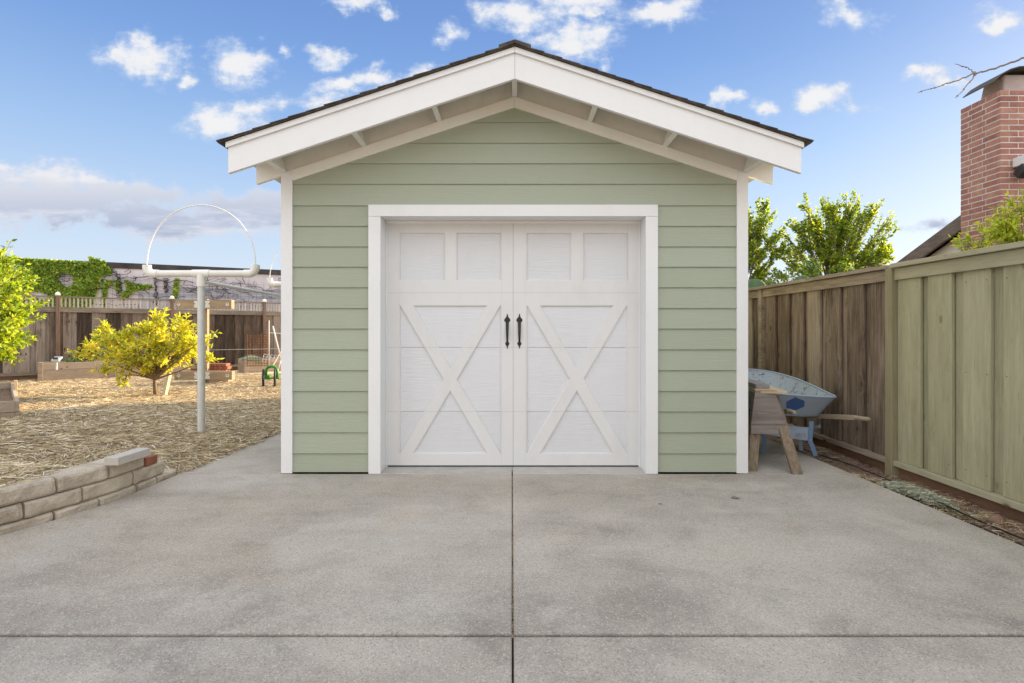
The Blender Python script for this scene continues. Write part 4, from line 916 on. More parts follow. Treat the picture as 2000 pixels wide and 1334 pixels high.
a = MB(); xm = (394-1000)*TY/F; a.box(xm-.045, xm+.045, TY+.141, TY+.231, -.05, zc(583)); a.build('post', MT['beam'], tr, bevel=.004)
a = MB(); a.tube([(xm, TY+.135, zc(684)), (-3.0, TY+1.1, zc(682)+.02)], .004, 5); a.build('wire', MT['galv'], tr)

# ---------------------------------------------------------------- planter beds in the rear fence frame
SOIL = MT['soil']
def bed(label, s0, s1, d0, d1, h, zg=.03, posts=True, cap=None, org_s=None):
    o = thing('planter_bed', label, 'planter bed', tuple(fp((s0+s1)/2, (d0+d1)/2, zg)), 'raised planter beds in the garden')
    for (a0, a1, b0, b1, sd3) in ((s0, s1, d1-.04, d1, 'f'), (s0, s1, d0, d0+.04, 'f'), (s0, s0+.04, d0+.041, d1-.041, 's'), (s1-.04, s1, d0+.041, d1-.041, 's')):
        a = MB(); fbox(a, a0, a1, b0, b1, zg-.08, zg+h*.62); fbox(a, a0, a1, b0, b1, zg+h*.62+.004, zg+h); a.build('side_board', MT['bed'], o, bevel=.004)
    a = MB(); fbox(a, s0+.041, s1-.041, d0+.041, d1-.041, zg, zg+h-.06); a.build('bed_soil', SOIL, o)
    for (ss_, dd) in ((s0-.012, d1+.012), (s1+.012, d1+.012)):
        a = MB()
        if posts: fbox(a, ss_-.045, ss_+.045, dd-.09+.001, dd+.0, zg-.08, zg+h+.02); a.build('corner_post', MT['bed'], o, bevel=.004)
    return o
def pixf(px, d):   # s on the fence frame where a sight line crosses the line at offset d
    dr = Vector(((px-1000)/F, 1, 0)); t_ = (FO+FN*d).dot(FN)/dr.dot(FN); return (dr*t_-FO).dot(FU)
b1 = bed('long weathered planter bed by the rear fence left of the lemon tree', pixf(80, .95), pixf(227, .95), .25, .95, .42)
b2 = bed('low planter bed hidden behind the lemon tree', pixf(232, .70), pixf(372, .70), .2, .70, .36, posts=False)
b3 = bed('grey planter bed with a green tarp scrap beside the shed', pixf(482, 1.3), pixf(482, 1.3)+2.3, .5, 1.3, .36)
a = MB()
for k in range(40):
    s = pixf(120+random.random()*70, .6); p = fp(s, random.uniform(.35, .85), .41)
    a.tube([p, p+Vector((random.gauss(0, .05), random.gauss(0, .05), random.uniform(.05, .14)))], .004, 4)
pl = thing('seedlings', 'small dark green seedlings sprouting in the long planter bed', 'seedlings', tuple(fp(pixf(155, .6), .6, .41)))
a.build('stem', plain('green_stem', (.06, .10, .03)), pl)
SEED = leafmat('seedling_leaves', [(0, (.03, .07, .02)), (1, (.08, .14, .04))], .3)
st = [tuple(fp(pixf(125+random.random()*60, .6), random.uniform(.35, .85), .42+random.random()*.13)) for _ in range(260)]
leaf_mesh('leaves', st, [(random.gauss(0, 1), random.gauss(0, 1), .3) for _ in st], .06, .03, SEED, pl, 2)
a = MB(); sc_ = pixf(491, 1.15); P_ = [fp(sc_-.28, 1.32, .42), fp(sc_+.26, 1.33, .43), fp(sc_+.3, .9, .42), fp(sc_-.02, 1.1, .53), fp(sc_-.25, .9, .42), fp(sc_+.24, 1.36, .28)]
a.add(P_, [(0, 1, 3), (1, 2, 3), (2, 4, 3), (4, 0, 3), (0, 5, 1)]); o = a.build('tarp', plain('faded_green_tarp', (.12, .17, .12), .6), org=tuple(fp(sc_, 1.1, .42))); tag(o, 'faded green tarp scrap over the corner of the grey planter bed', 'tarp')
m_ = o.modifiers.new('s', 'SOLIDIFY'); m_.thickness = .006
# near left bed, running towards the patio
C0 = Vector((-8.5, 9.7, 0)); 
b4 = thing('planter_bed', 'nearest planter bed cut off by the left edge of the photo', 'planter bed', tuple(C0+FN*1.5), 'raised planter beds in the garden')
q = lambda n_, u_, z: C0+FN*n_+FU*u_+Vector((0, 0, z))
def qbox(mb, n0, n1, u0, u1, z0, z1): mb.hexa([q(n0, u0, z0), q(n1, u0, z0), q(n1, u1, z0), q(n0, u1, z0), q(n0, u0, z1), q(n1, u0, z1), q(n1, u1, z1), q(n0, u1, z1)])
for (n0, n1, u0, u1) in ((0, 3.4, -.04, 0), (0, 3.4, -1.2, -1.16), (0, .04, -1.159, -.041), (3.36, 3.4, -1.159, -.041)):
    a = MB(); qbox(a, n0, n1, u0, u1, -.03, .195); qbox(a, n0, n1, u0, u1, .2, .34); a.build('side_board', MT['bed'], b4, bevel=.004)
a = MB(); qbox(a, -.01, .09, .001, .05, -.03, .37); qbox(a, -.05, -.001, -1.2, 0, .05, .30); a.build('corner_post', MT['newwood'], b4, bevel=.004)
a = MB(); qbox(a, .041, 3.359, -1.159, -.041, 0, .24); a.build('bed_soil', SOIL, b4)
# bricks stacked behind the lower beam
BY = 13.0; k = 0
for row in range(3):
    for j in range(4):
        xb = (405+j*9.4-1000)*BY/F+(row % 2)*.03; zb = .26+.066*row
        a = MB(); a.box(0, .098, 0, .20, 0, .062); o = a.build('brick', BR, bevel=.003)
        o.location = (xb, BY+random.uniform(-.01, .01), zb); o.rotation_euler = (0, 0, random.uniform(-.05, .05)); k += 1
        col_ = ('leftmost', 'second from left', 'third from left', 'rightmost')[j]; rw_ = ('bottom', 'middle', 'top')[row]
        tag(o, f'{col_} red brick of the {rw_} row in the pile behind the low beam', 'brick', 'bricks piled behind the low beam')
a = MB(); a.box((404-1000)*BY/F-.02, (441-1000)*BY/F+.06, BY-.01, BY+.22, -.05, .255); o = a.build('plank', MT['bed'], org=((420-1000)*BY/F, BY, 0)); tag(o, 'short timber base under the brick pile', 'plank')
# stake at the lemon tree
a = MB(); a.beam(P3(320, 779, 9.95), P3(331, 728, 10.15), .05, .09); o = a.build('stake', MT['newwood'], bevel=.003, org=tuple(P3(320, 779, 9.95))); tag(o, 'pale wooden stake leaning into the lemon tree', 'stake')
# solar light
o = thing('solar_light', 'small grey solar garden light on a stake in the long planter bed', 'solar light', tuple(P3(110, 716, 12.9)))
c_ = P3(111, 701, 12.9); a = MB(); a.tube([P3(110, 722, 12.9), P3(110.5, 708, 12.9)], .022, 8); a.build('stake', plain('light_grey_plastic', (.45, .48, .5)), o)
a = MB(); a.obox(c_, (1, 0, 0), (0, .8, .6), (0, -.6, .8), .09, .07, .018); a.box(c_.x-.075, c_.x+.075, 12.86, 12.90, c_.z-.06, c_.z+.02); a.build('housing', plain('light_grey_plastic_case', (.5, .53, .56)), o, bevel=.008)
a = MB(); a.box(c_.x-.055, c_.x+.055, 12.852, 12.858, c_.z-.045, c_.z+.04); a.build('solar_panel', plain('dark_solar_cell', (.02, .03, .045), .2), o)
# rusty grid, white cage, poles
GY = 14.7
o = thing('garden_grid', 'rusty steel grid panel leaning against the rear fence', 'grid panel', tuple(P3(505, 716, GY)))
a = MB()
for i in range(8): xx = 483+i*5.6; a.tube([P3(xx, 716, GY-.25), P3(xx, 652, GY+.0)], .012 if i in (0, 7) else .007, 5)
for i in range(13): yy = 653+i*5.1; k_ = (716-yy)/64; a.tube([P3(482.5, yy, GY-.25+.25*k_), P3(523, yy, GY-.25+.25*k_)], .007, 5)
a.build('bars', rocky('rusty_steel', [(.3, (.08, .035, .02)), (.6, (.20, .09, .04)), (.8, (.32, .2, .08))], 20, .5), o)
o = thing('tomato_cage', 'pale wire plant cage tipped over on the grey planter bed', 'plant cage', tuple(P3(530, 706, 13.6)))
a = MB(); CW = plain('grey_white_wire', (.45, .45, .50), .4)
for i in range(7):
    x0 = 512+i*7.0; a.tube([P3(x0, 706, 13.5), P3(x0+3, 694+i*.6, 13.7), P3(x0+5, 691+i*.6, 13.7)], .006, 5)
for yy in (692, 697, 702): a.tube([P3(512+(706-yy)*.2, yy, 13.65), P3(558, yy+4, 13.9)], .006, 5)
a.build('wires', CW, o)
for (p0, p1, r_, lb) in (((525.5, 716, 13.3), (525.5, 626, 13.3), .012, 'upright white garden pole standing in the grey planter bed'), ((549, 704, 13.1), (533, 637, 13.3), .017, 'slanting pale wooden pole leaning beside the shed corner'), ((542, 728, 12.6), (552, 690, 12.9), .011, 'short thin pale stick crossing the slanting pole by the shed'), ((527, 650, 13.9), (560, 652, 13.9), .011, 'thin horizontal pale rod behind the slanting pole')):
    a = MB(); a.tube([P3(*p0), P3(*p1)], r_, 8); o = a.build('garden_pole', plain('pale_pole_paint', (.62, .57, .52)), smooth_=True, org=tuple(P3(*p0))); tag(o, lb, 'pole')
# green wheeled cultivator
KY = 12.1; o = thing('garden_cultivator', 'green two wheeled push cultivator standing on the straw by the shed corner', 'cultivator', tuple(P3(527, 752, KY)))
GRN = plain('green_enamel', (.03, .22, .03), .35)
a = MB(); pts = [P3(x_, y_, KY+.05) for x_, y_ in ((520, 739), (520, 726), (521, 720), (525, 716.5), (532, 715.5), (538, 718), (541, 723), (541.5, 732), (541.5, 740))]; a.tube(pts, .030, 8); a.build('arched_frame', GRN, o, smooth_=True)
a = MB(); a.tube([P3(512, 738, KY), P3(546, 739, KY)], .018, 8); a.box(P3(519, 0, KY).x, P3(527, 0, KY).x, KY-.03, KY+.03, P3(0, 741, KY).z, P3(0, 733, KY).z); a.build('axle_bracket', GRN, o)
for cx_ in (514.5, 537.0):
    c_ = P3(cx_, 738, KY); a = MB(); ax_ = Vector((.93, .36, 0)).normalized(); dr = Vector((-.36, .93, 0)).normalized(); rr_ = .165
    a.tube([c_+(dr*math.cos(t_*.2618)+Vector((0, 0, 1))*math.sin(t_*.2618))*rr_ for t_ in range(25)], .024, 8, cap=False); w_ = a.build('wheel', plain('black_rubber', (.02, .02, .022), .6), o, smooth_=True)
    a = MB()
    for i in range(6): d_ = dr*math.cos(i*1.047)+Vector((0, 0, 1))*math.sin(i*1.047); a.tube([c_, c_+d_*rr_], .009, 5)
    a.tube([c_-ax_*.03, c_+ax_*.03], .028, 8); a.build('spokes', MT['black'], w_)
a = MB(); a.tube([P3(532, 716, KY+.05), P3(575, 640, KY+.8)], .014, 8); a.build('handle_shaft', MT['newwood'], o)

# ---------------------------------------------------------------- sawhorse and planks by the shed's right corner
def pp(px, py, Y): return P3(px, py, Y)
sh_ = thing('sawhorse', 'weathered wooden sawhorse with plywood end gusset beside the shed', 'sawhorse', (2.3, 5.4, 0))
SY = 5.08; ytop, ybot = SY-.01, SY-.03
a = MB(); a.box(2.205, 2.365, SY+.05, SY+.85, .60, .665); a.build('top_beam', MT['ply'], sh_, bevel=.003)
G = [pp(1467.0, 829.5, SY-.025), pp(1536.5, 829.5, SY-.025), pp(1513.0, 762.0, SY-.025), pp(1475.5, 762.0, SY-.025)]
a = MB(); a.prism(G, (0, .016, 0)); a.build('end_gusset', MT['ply'], sh_, bevel=.0015)
a = MB(); a.prism([pp(1466.8, 847.5, SY-.025), pp(1535, 847.5, SY-.025), pp(1532.5, 830.3, SY-.025), pp(1467.3, 830.3, SY-.025)], (0, .02, 0)); a.build('cross_brace', MT['ply'], sh_, bevel=.0015)
def leg(label, top, foot, w, t_, out):
    top, foot = Vector(top), Vector(foot); d_ = (foot-top).normalized(); foot = foot+d_*.03; a = MB(); a.beam(top, foot, w, t_, up=(0, 1, 0)); 
    o_ = a.build('leg', MT['leg_wood'], sh_, bevel=.004)
leg('', pp(1511, 775, SY+.13), (2.44, 4.88, .015), .088, .036, 1)
leg('', pp(1524, 812, SY+.16), (2.535, 5.08, .02), .05, .036, 1)
leg('', pp(1478, 775, SY+.13), (2.10, 4.98, .015), .088, .036, -1)
leg('', (2.36, SY+.78, .62), (2.52, 6.02, .015), .088, .036, 1)
leg('', (2.21, SY+.78, .62), (2.10, 6.02, .015), .088, .036, -1)
ang = R(-12); dn = Vector((math.sin(-ang), math.cos(ang), 0)); rt = Vector((dn.y, -dn.x, 0))
def plank(label, px, py, y0, w, ln, zt, th, mat, name='plank', a_=None):
    d_ = dn if a_ is None else Vector((math.sin(a_), math.cos(a_), 0)); r_ = Vector((d_.y, -d_.x, 0)); x0 = (px-1000)*y0/F
    c_ = Vector((x0, y0, zt-th/2))-r_*w/2+d_*ln/2; a = MB(); a.obox(c_, r_, d_, (0, 0, 1), w/2, ln/2, th/2); o_ = a.build(name, mat, bevel=.0015, org=tuple(c_)); tag(o_, label, 'plank'); return o_
plank('widest thin pale plank, lowest of the three lying on the sawhorse', 1538, 764, 5.02, .27, .85, .692, .022, MT['newwood'], a_=R(9))
plank('thin pale plank lying between the wide plank and the grey board on the sawhorse', 1518.5, 757, 5.03, .19, .80, .709, .014, MT['newwood'], a_=R(7))
GB = wood('grey_board_wood', [(.25, (.18, .16, .15)), (.5, (.30, .28, .27)), (.8, (.42, .40, .39))], 'y', stain=.1)
plank('thick grey weathered board on top of the planks on the sawhorse', 1503.5, 750, 5.05, .118, .78, .750, .040, GB, a_=R(6))

# ---------------------------------------------------------------- wheelbarrow
def rustpaint(name, col, rust):
    m, t, b, co = newmat(name); b.inputs['Roughness'].default_value = .5; b.inputs['Specular IOR Level'].default_value = .35
    n = fbm(t, co, 17, 8, .78, 1.2, sc=(1, 1, .6)); f = smooth(t, n, .60-rust*.12, .74-rust*.12); n2 = fbm(t, co, 30, 5, .65)
    c = mixc(t, M_(t, 'MULTIPLY', smooth(t, fbm(t, co, 3, 4, .6), .4, .65), .35), col, tuple(x*.8+.08 for x in col)); c = mixc(t, M_(t, 'MULTIPLY', f, .85 if rust > .3 else .55), c, ramp(t, n2, [(.3, (.10, .045, .025)), (.7, (.30, .19, .12))]))
    lk(t, c, b.inputs['Base Color']); bump(t, b, n2, .2, .003); return m
BLUE = rustpaint('pale_blue_barrow_paint', (.33, .41, .53), .14); BLUEIN = rustpaint('rusty_blue_tub_inside', (.34, .42, .50), .85); BLUE2 = rustpaint('blue_leg_paint', (.17, .28, .47), .10); DBLUE = plain('dark_blue_badge', (.055, .13, .33), .5)
wbv = thing('wheelbarrow', 'old pale blue steel wheelbarrow with wooden handles by the brown fence', 'wheelbarrow', (2.8, 5.7, 0))
# tub: lofted rounded rectangles from floor to rim; handle end at small v
rimP = [(2.50, 5.47, .625), (2.80, 5.42, .603), (3.06, 5.44, .588), (3.135, 5.52, .588), (3.14, 5.68, .612), (3.11, 5.9, .66), (3.05, 6.12, .71), (2.93, 6.32, .755), (2.72, 6.42, .785), (2.48, 6.40, .785), (2.32, 6.25, .765), (2.28, 6.0, .725), (2.30, 5.75, .68), (2.38, 5.55, .64)]
flo = [(2.56, 5.60, .395), (2.80, 5.57, .385), (2.98, 5.58, .382), (3.02, 5.63, .382), (3.02, 5.72, .38), (3.0, 5.84, .375), (2.97, 5.95, .37), (2.90, 6.03, .365), (2.74, 6.08, .365), (2.60, 6.06, .37), (2.53, 5.98, .375), (2.51, 5.86, .38), (2.51, 5.74, .388), (2.52, 5.65, .393)]
def csub(P, k=5):
    n = len(P); out = []
    for i in range(n):
        p0, p1, p2, p3 = (Vector(P[(i+j-1) % n]) for j in range(4))
        for q_ in range(k):
            t_ = q_/k; out.append(.5*((2*p1)+(-p0+p2)*t_+(2*p0-5*p1+4*p2-p3)*t_*t_+(-p0+3*p1-3*p2+p3)*t_**3))
    return out
RM, FL = csub(rimP), csub(flo); n = len(RM); cR = sum(RM, Vector())/n; cF = sum(FL, Vector())/n
prof_ = [(0, 1.0), (.03, .995), (.25, .88), (.5, .68), (.75, .40), (.9, .15), (.97, .03), (1, 0)]   # (toward floor, height)
def tubsurf(off):
    rings = []
    for k, h in prof_:
        rings.append([RM[i].lerp(FL[i], k**1.7 if k < 1 else 1)*1.0 for i in range(n)])
        for i in range(n):
            p = rings[-1][i]; p.z = FL[i].z+(RM[i].z-FL[i].z)*h; d_ = (p-cF); d_.z = 0; rings[-1][i] = p-d_.normalized()*off+Vector((0, 0, off if k > .8 else 0))
    return rings
def surf(mb, rings, close=True, flip=False):
    V = [p for r_ in rings for p in r_]; n_ = len(rings[0]); Fq = [(k*n_+i, k*n_+(i+1) % n_, (k+1)*n_+(i+1) % n_, (k+1)*n_+i) for k in range(len(rings)-1) for i in range(n_)]
    if close: Fq.append(tuple((len(rings)-1)*n_+i for i in range(n_)))
    mb.add(V, Fq)
a = MB(); surf(a, tubsurf(0)); tub = a.build('tub', BLUE, wbv, smooth_=True)
a = MB(); surf(a, tubsurf(.004)); a.build('tub_inside', BLUEIN, tub, smooth_=True)
a = MB(); a.tube(RM+[RM[0]], .0095, 8, cap=False); a.build('rim', rustpaint('worn_rim_paint', (.32, .40, .52), .3), tub, smooth_=True)
def hexa_badge(c_, ux, uz, rx, rz, nrm):
    a = MB(); ux, uz = Vector(ux).normalized(), Vector(uz).normalized(); a.prism([Vector(c_)+ux*rx*x_+uz*rz*z_ for x_, z_ in ((-1, -.5), (0, -1), (1, -.5), (1, .5), (0, 1), (-1, .5))], Vector(nrm)*.002); a.build('hexagon_badge', DBLUE, tub)
def tubpt(fx, k):   # point on the handle-end panel
    return fx
# badge follows the sloping end panel
def near_pt(px, py):
    best = None
    rings = tubsurf(-.0015); d_ = Vector(((px-1000)/F, 1, (HZ-py)/F))
    for k in range(len(rings)-1):
        for i in range(n):
            A, B_, C_, D_ = rings[k][i], rings[k][(i+1) % n], rings[k+1][(i+1) % n], rings[k+1][i]
            for tri_ in ((A, B_, C_), (A, C_, D_)):
                from mathutils.geometry import intersect_ray_tri as irt
                h_ = irt(*tri_, d_, Vector((0, 0, EYE)), True)
                if h_ and (best is None or h_.y < best.y): best = h_
    return best
def badge(pix, inner=False):
    cx_, cy_ = sum(p[0] for p in pix)/len(pix), sum(p[1] for p in pix)/len(pix); dense = []
    for i in range(len(pix)):
        for q_ in range(6): dense.append((pix[i][0]+(pix[(i+1) % len(pix)][0]-pix[i][0])*q_/6, pix[i][1]+(pix[(i+1) % len(pix)][1]-pix[i][1])*q_/6))
    rings = []
    for s_ in (1, .75, .5, .25): rings.append([near_pt(cx_+(x_-cx_)*s_, cy_+(y_-cy_)*s_) for x_, y_ in dense])
    if any(p is None for r_ in rings for p in r_): return
    a = MB(); surf(a, rings); a.build('hexagon_badge', DBLUE, tub, smooth_=True)
badge([(1535.5, 785), (1553, 775.5), (1571.5, 783), (1571, 794), (1554, 801.5), (1536, 797)])
# inner badge on the far wall
a = MB(); c_ = P3(1491.5, 738, 6.36); a.prism([c_+Vector((x_*.082, x_*-.012, z_*.05)) for x_, z_ in ((-1, -.3), (-.8, .4), (-.1, .95), (.6, .8), (1, .1), (.95, -.9), (-.7, -.8))], (0, .002, 0)); a.build('hexagon_badge', plain('bright_blue_badge', (.08, .2, .5)), tub)
HWD = wood('handle_wood', [(.25, (.20, .155, .105)), (.5, (.33, .27, .19)), (.8, (.44, .38, .29))], 'y', stain=.35)
hR = [(3.145, 5.00, .448), (3.115, 5.16, .438), (2.86, 6.6, .26)]; hL = [(2.53, 5.09, .495), (2.545, 5.22, .485), (2.68, 6.6, .26)]
for hh in (hR, hL):
    a = MB(); a.beam(hh[1], hh[2], .042, .045); a.tube([hh[0], Vector(hh[0]).lerp(Vector(hh[1]), .1), Vector(hh[0]).lerp(Vector(hh[1]), .9), Vector(hh[1])], [.015, .0185, .0195, .022], 12); a.build('handle', HWD, wbv, bevel=.003)
def strap(mb, pts, w, t_, side):
    for p, q_ in zip(pts, pts[1:]): mb.beam(p, q_, w, t_, up=side)
def lg(xt, yt, zt, xm_, ym, zm, xf, yf_, zf):
    a = MB(); T_, M1, F_ = Vector((xt, yt, zt)), Vector((xm_, ym, zm)), Vector((xf, yf_, zf)); w = .042
    a.beam(T_, M1, w, .006, up=(0, -1, .0)); a.beam(M1+Vector((0, -.0065, .02)), F_, w, .006, up=(0, -1, 0)); b_ = a.build('leg', BLUE2, wbv, bevel=.0015)
    a = MB(); a.tube([M1+Vector((0, -.0105, .035)), M1+Vector((0, -.016, .035))], .009, 6); a.build('bolt', BLUE, b_); a = MB(); a.tube([T_+Vector((0, -.004, -.06)), T_+Vector((0, -.009, -.06))], .006, 6); a.build('bolt', BLUE, b_)
lg((1585-1000)*5.5/F, 5.5, EYE-(823-HZ)*5.5/F, (1582-1000)*5.5/F, 5.5, EYE-(866-HZ)*5.5/F, (1593.5-1000)*5.50/F, 5.50, .015)
lg((1497-1000)*5.6/F, 5.6, .37, (1492-1000)*5.6/F, 5.6, EYE-(850-HZ)*5.6/F, (1491-1000)*5.62/F, 5.62, .015)
# pressed steel cross plate with raised script
BX0, BX1 = pp(1500, 842, 5.56), pp(1580, 847, 5.51)
a = MB(); a.prism([pp(1488, 848, 5.60), pp(1578.5, 861, 5.512), pp(1580.5, 835, 5.512), pp(1539, 831.5, 5.545), pp(1488, 827, 5.60)], (0, .004, 0)); cp = a.build('cross_plate', BLUE, wbv, bevel=.001)
tcu = bpy.data.curves.new('raised_script', 'FONT'); tcu.body = 'en'; tcu.size = .105; tcu.shear = .35; tcu.extrude = .0018; tcu.bevel_depth = .0005
to = bpy.data.objects.new('tmp', tcu); COL.objects.link(to); bpy.context.view_layer.update(); dg = bpy.context.evaluated_depsgraph_get(); tme = bpy.data.meshes.new_from_object(to.evaluated_get(dg)); bpy.data.objects.remove(to)
yaw = math.atan2(5.512-5.60, (1578.5-1488)*5.55/F)
Mx = Matrix.Translation(pp(1551, 853.5, 5.533)) @ Matrix.Rotation(yaw, 4, 'Z') @ Matrix.Rotation(R(90), 4, 'X') @ Matrix.Rotation(R(-3), 4, 'Z'); tme.transform(Mx); tme.name = 'raised_script'
link('raised_script', tme, rustpaint('script_paint', (.33, .36, .42), .15), cp)
a = MB(); a.beam((2.99, 5.52, .30), (2.99, 6.1, .12), .03, .006, up=(1, 0, 0)); a.beam((2.57, 5.62, .30), (2.62, 6.2, .12), .03, .006, up=(1, 0, 0)); a.beam(pp(1562, 858, 5.9), pp(1565, 880, 5.8), .045, .006, up=(0, -1, 0)); a.build('brace', BLUE, wbv)
c_ = Vector((2.77, 6.72, .195)); a = MB(); a.tube([c_+Vector((0, math.cos(i*.2618), math.sin(i*.2618)))*.155 for i in range(25)], .038, 10, cap=False); wh = a.build('wheel', plain('dark_tyre', (.03, .03, .03), .8), wbv, smooth_=True)
a = MB(); a.tube([c_+Vector((-.02, 0, 0)), c_+Vector((.02, 0, 0))], .12, 20); a.tube([c_+Vector((-.11, 0, 0)), c_+Vector((.11, 0, 0))], .012, 8); a.build('hub', BLUE, wh)

# ---------------------------------------------------------------- neighbour's house and chimney
WHT = plain('white_stucco', (.78, .76, .72), .8); nh = thing('neighbour_house', 'white gabled house end with weathered brown rake board behind the right fence', 'house', (9.5, 6.2, 0))
GXW, RY, RZ_, RS = 5.78, 6.55, 2.91, .385      # gable wall plane faces the garden, ridge runs away to the right
rz = lambda y: RZ_-RS*abs(y-RY)
a = MB(); a.prism([(GXW, RY+.1, -.1), (GXW, 9.9, -.1), (GXW, 9.9, rz(9.9)-.15), (GXW, RY+.1, RZ_-.19)], (9, 0, 0)); a.prism([(6.4, 2.4, -.1), (6.4, RY+.09, -.1), (6.4, RY+.09, RZ_-.19), (6.4, RY, RZ_-.15), (6.4, 2.4, rz(2.4)-.15)], (8, 0, 0)); a.build('wall', WHT, nh)
RFB = wood('weathered_rake_wood', [(.25, (.10, .08, .065)), (.5, (.19, .155, .125)), (.8, (.29, .25, .21))], 'h', stain=.4)
for ye in (2.0, 10.4):
    s_ = 1 if ye > RY else -1; rx0 = 5.66 if s_ > 0 else 6.25
    a = MB(); a.prism([(rx0, ye, rz(ye)), (rx0, RY+s_*.001, RZ_), (rx0, RY+s_*.001, RZ_-.07), (rx0, ye, rz(ye)-.07)], (9.0, 0, 0)); rr1 = a.build('roof', MT['shingle'], nh)
    a = MB(); a.prism([(rx0-.04, ye, rz(ye)-.015), (rx0-.04, RY+s_*.001, RZ_-.015), (rx0-.04, RY+s_*.001, RZ_-.20), (rx0-.04, ye, rz(ye)-.20)], (.038, 0, 0)); a.build('rake_board', RFB, rr1, bevel=.003)
    a = MB(); a.prism([(rx0+.003, ye, rz(ye)-.072), (rx0+.003, RY+s_*.001, RZ_-.072), (rx0+.003, RY+s_*.001, RZ_-.09), (rx0+.003, ye, rz(ye)-.09)], (.115, 0, 0)); a.build('soffit', MT['beam'], rr1)
m, t, b, co = newmat('chimney_brick'); b.inputs['Roughness'].default_value = .9
cmp_ = MB()
# chimney as a thing of its own: real brick courses over a mortar core
chim = thing('chimney', 'tall red brick chimney with pale mortar joints behind the right fence', 'chimney', (6.2, 6.8, 0))
CX0, CX1, CY0, CY1 = 5.60, 7.0, 6.52, 7.10; CT = 3.985
MORT = rocky('pale_mortar_joint', [(.3, (.55, .51, .49)), (.6, (.68, .65, .62)), (.8, (.76, .73, .70))], 8, .4, .003)
a = MB(); a.box(CX0+.003, CX1-.003, CY0+.003, CY1-.003, -.1, CT-.004); a.build('mortar_core', MORT, chim)
CBR = rocky('chimney_brick_face', [(.3, (.26, .12, .10)), (.45, (.35, .165, .13)), (.6, (.42, .22, .16)), (.75, (.50, .32, .23))], 9, .5, .004, .9, 70)
a = MB(); hC = .0672; k = 0; z = CT-hC*60
rb = random.Random(8)
while z < CT-.02:
    of = .105 if k % 2 else 0
    x_ = CX0-of
    while x_ < CX1:
        xa, xb = max(CX0, x_), min(CX1, x_+.2)
        if xb-xa > .03: j = rb.uniform(-.0015, .0015); a.box(xa, xb, CY0+j, CY0+.05, z+.006, z+hC-.006)
        x_ += .21
    y_ = CY0+.051+(0 if k % 2 else .05)-.05
    while y_ < CY1:
        ya, yb = max(CY0+.0515, y_), min(CY1, y_+.2)
        if yb-ya > .03: j = rb.uniform(-.0015, .0015); a.box(CX0+j, CX0+.05, ya, yb, z+.006, z+hC-.006)
        y_ += .21
    z += hC; k += 1
a.build('bricks', CBR, chim, bevel=.0012)
a = MB(); r0, r1 = .15, .15
def P4(px, py, Y): return P3(px, py, Y)
q0 = [(5.72, 6.62), (6.75, 6.62), (6.75, 6.97), (5.72, 6.97)]; q1 = [(5.75, 6.65), (6.65, 6.65), (6.65, 6.94), (5.75, 6.94)]
a.hexa([(x_, y_, CT-.002) for x_, y_ in q0]+[(x_, y_, CT+.235) for x_, y_ in q1]); a.build('crown', rocky('pinkish_render', [(.3, (.38, .30, .27)), (.6, (.48, .39, .35)), (.8, (.55, .47, .42))], 5, .6), chim, bevel=.02)
# spreading sheet metal rain cap: two flared wings
CAPM = rocky('dark_metal_cap', [(.3, (.05, .045, .04)), (.6, (.09, .08, .07)), (.8, (.16, .14, .12))], 8, .3, .002, .75)
zc0, zp = CT+.12, CT+.50
V = []; rows = []
for i, (x_, z_) in enumerate(((5.53, CT+.10), (5.63, CT+.19), (5.73, CT+.25), (5.83, CT+.28), (5.98, CT+.29), (6.1, CT+.29), (6.3, CT+.285), (6.45, CT+.26), (6.6, CT+.18), (6.8, CT+.05))):
    rows.append([Vector((x_, 6.54, z_)), Vector((x_, 6.98, z_))])
a = MB()
for r0_, r1_ in zip(rows, rows[1:]): a.hexa([r0_[0]-Vector((0, 0, .012)), r1_[0]-Vector((0, 0, .012)), r1_[1]-Vector((0, 0, .012)), r0_[1]-Vector((0, 0, .012)), r0_[0], r1_[0], r1_[1], r0_[1]])
a.build('rain_cap', CAPM, chim)
# unidentified white and black fitting at the picture's right edge
fl_ = thing('edge_fitting', 'white and black fitting fixed to the brick chimney', 'flood light', tuple(P3(1996, 325, 6.45)))
a = MB(); c_ = P3(1998, 316, 6.45); a.box(c_.x-.065, c_.x+.12, 6.35, 6.516, c_.z-.05, c_.z+.055); a.build('mount', plain('white_box', (.7, .7, .7)), fl_, bevel=.008)
a = MB(); c_ = P3(2001, 334, 6.4); a.obox(c_, (1, 0, 0), (0, .8, -.6), (0, .6, .8), .06, .07, .05); a.build('black_head', MT['black'], fl_, bevel=.01)

# ---------------------------------------------------------------- trees and shrubs beyond the right fence
ELM = leafmat('backlit_leaves', [(0, (.06, .11, .02)), (.35, (.13, .21, .03)), (.7, (.26, .34, .04)), (1, (.42, .42, .06))], .55)
GBK = rocky('grey_bark', [(.3, (.10, .08, .06)), (.5, (.2, .17, .14)), (.75, (.3, .27, .22))], 18, .8, .006)
tops1 = [tuple(P3(*q)) for q in ((1575, 405, 13.5), (1615, 408, 13.3), (1658, 395, 13.2), (1662, 410, 13.2), (1705, 412, 13.3), (1728, 432, 13.4), (1735, 448, 13.4), (1600, 425, 13.6), (1560, 440, 13.5), (1540, 465, 13.5), (1718, 485, 13.5), (1728, 500, 13.5), (1535, 500, 13.4), (1690, 425, 13.3), (1640, 440, 13.4), (1560, 520, 13.2), (1530, 535, 13.2), (1580, 530, 13.0), (1640, 520, 13.0), (1700, 515, 13.2), (1610, 545, 13))]
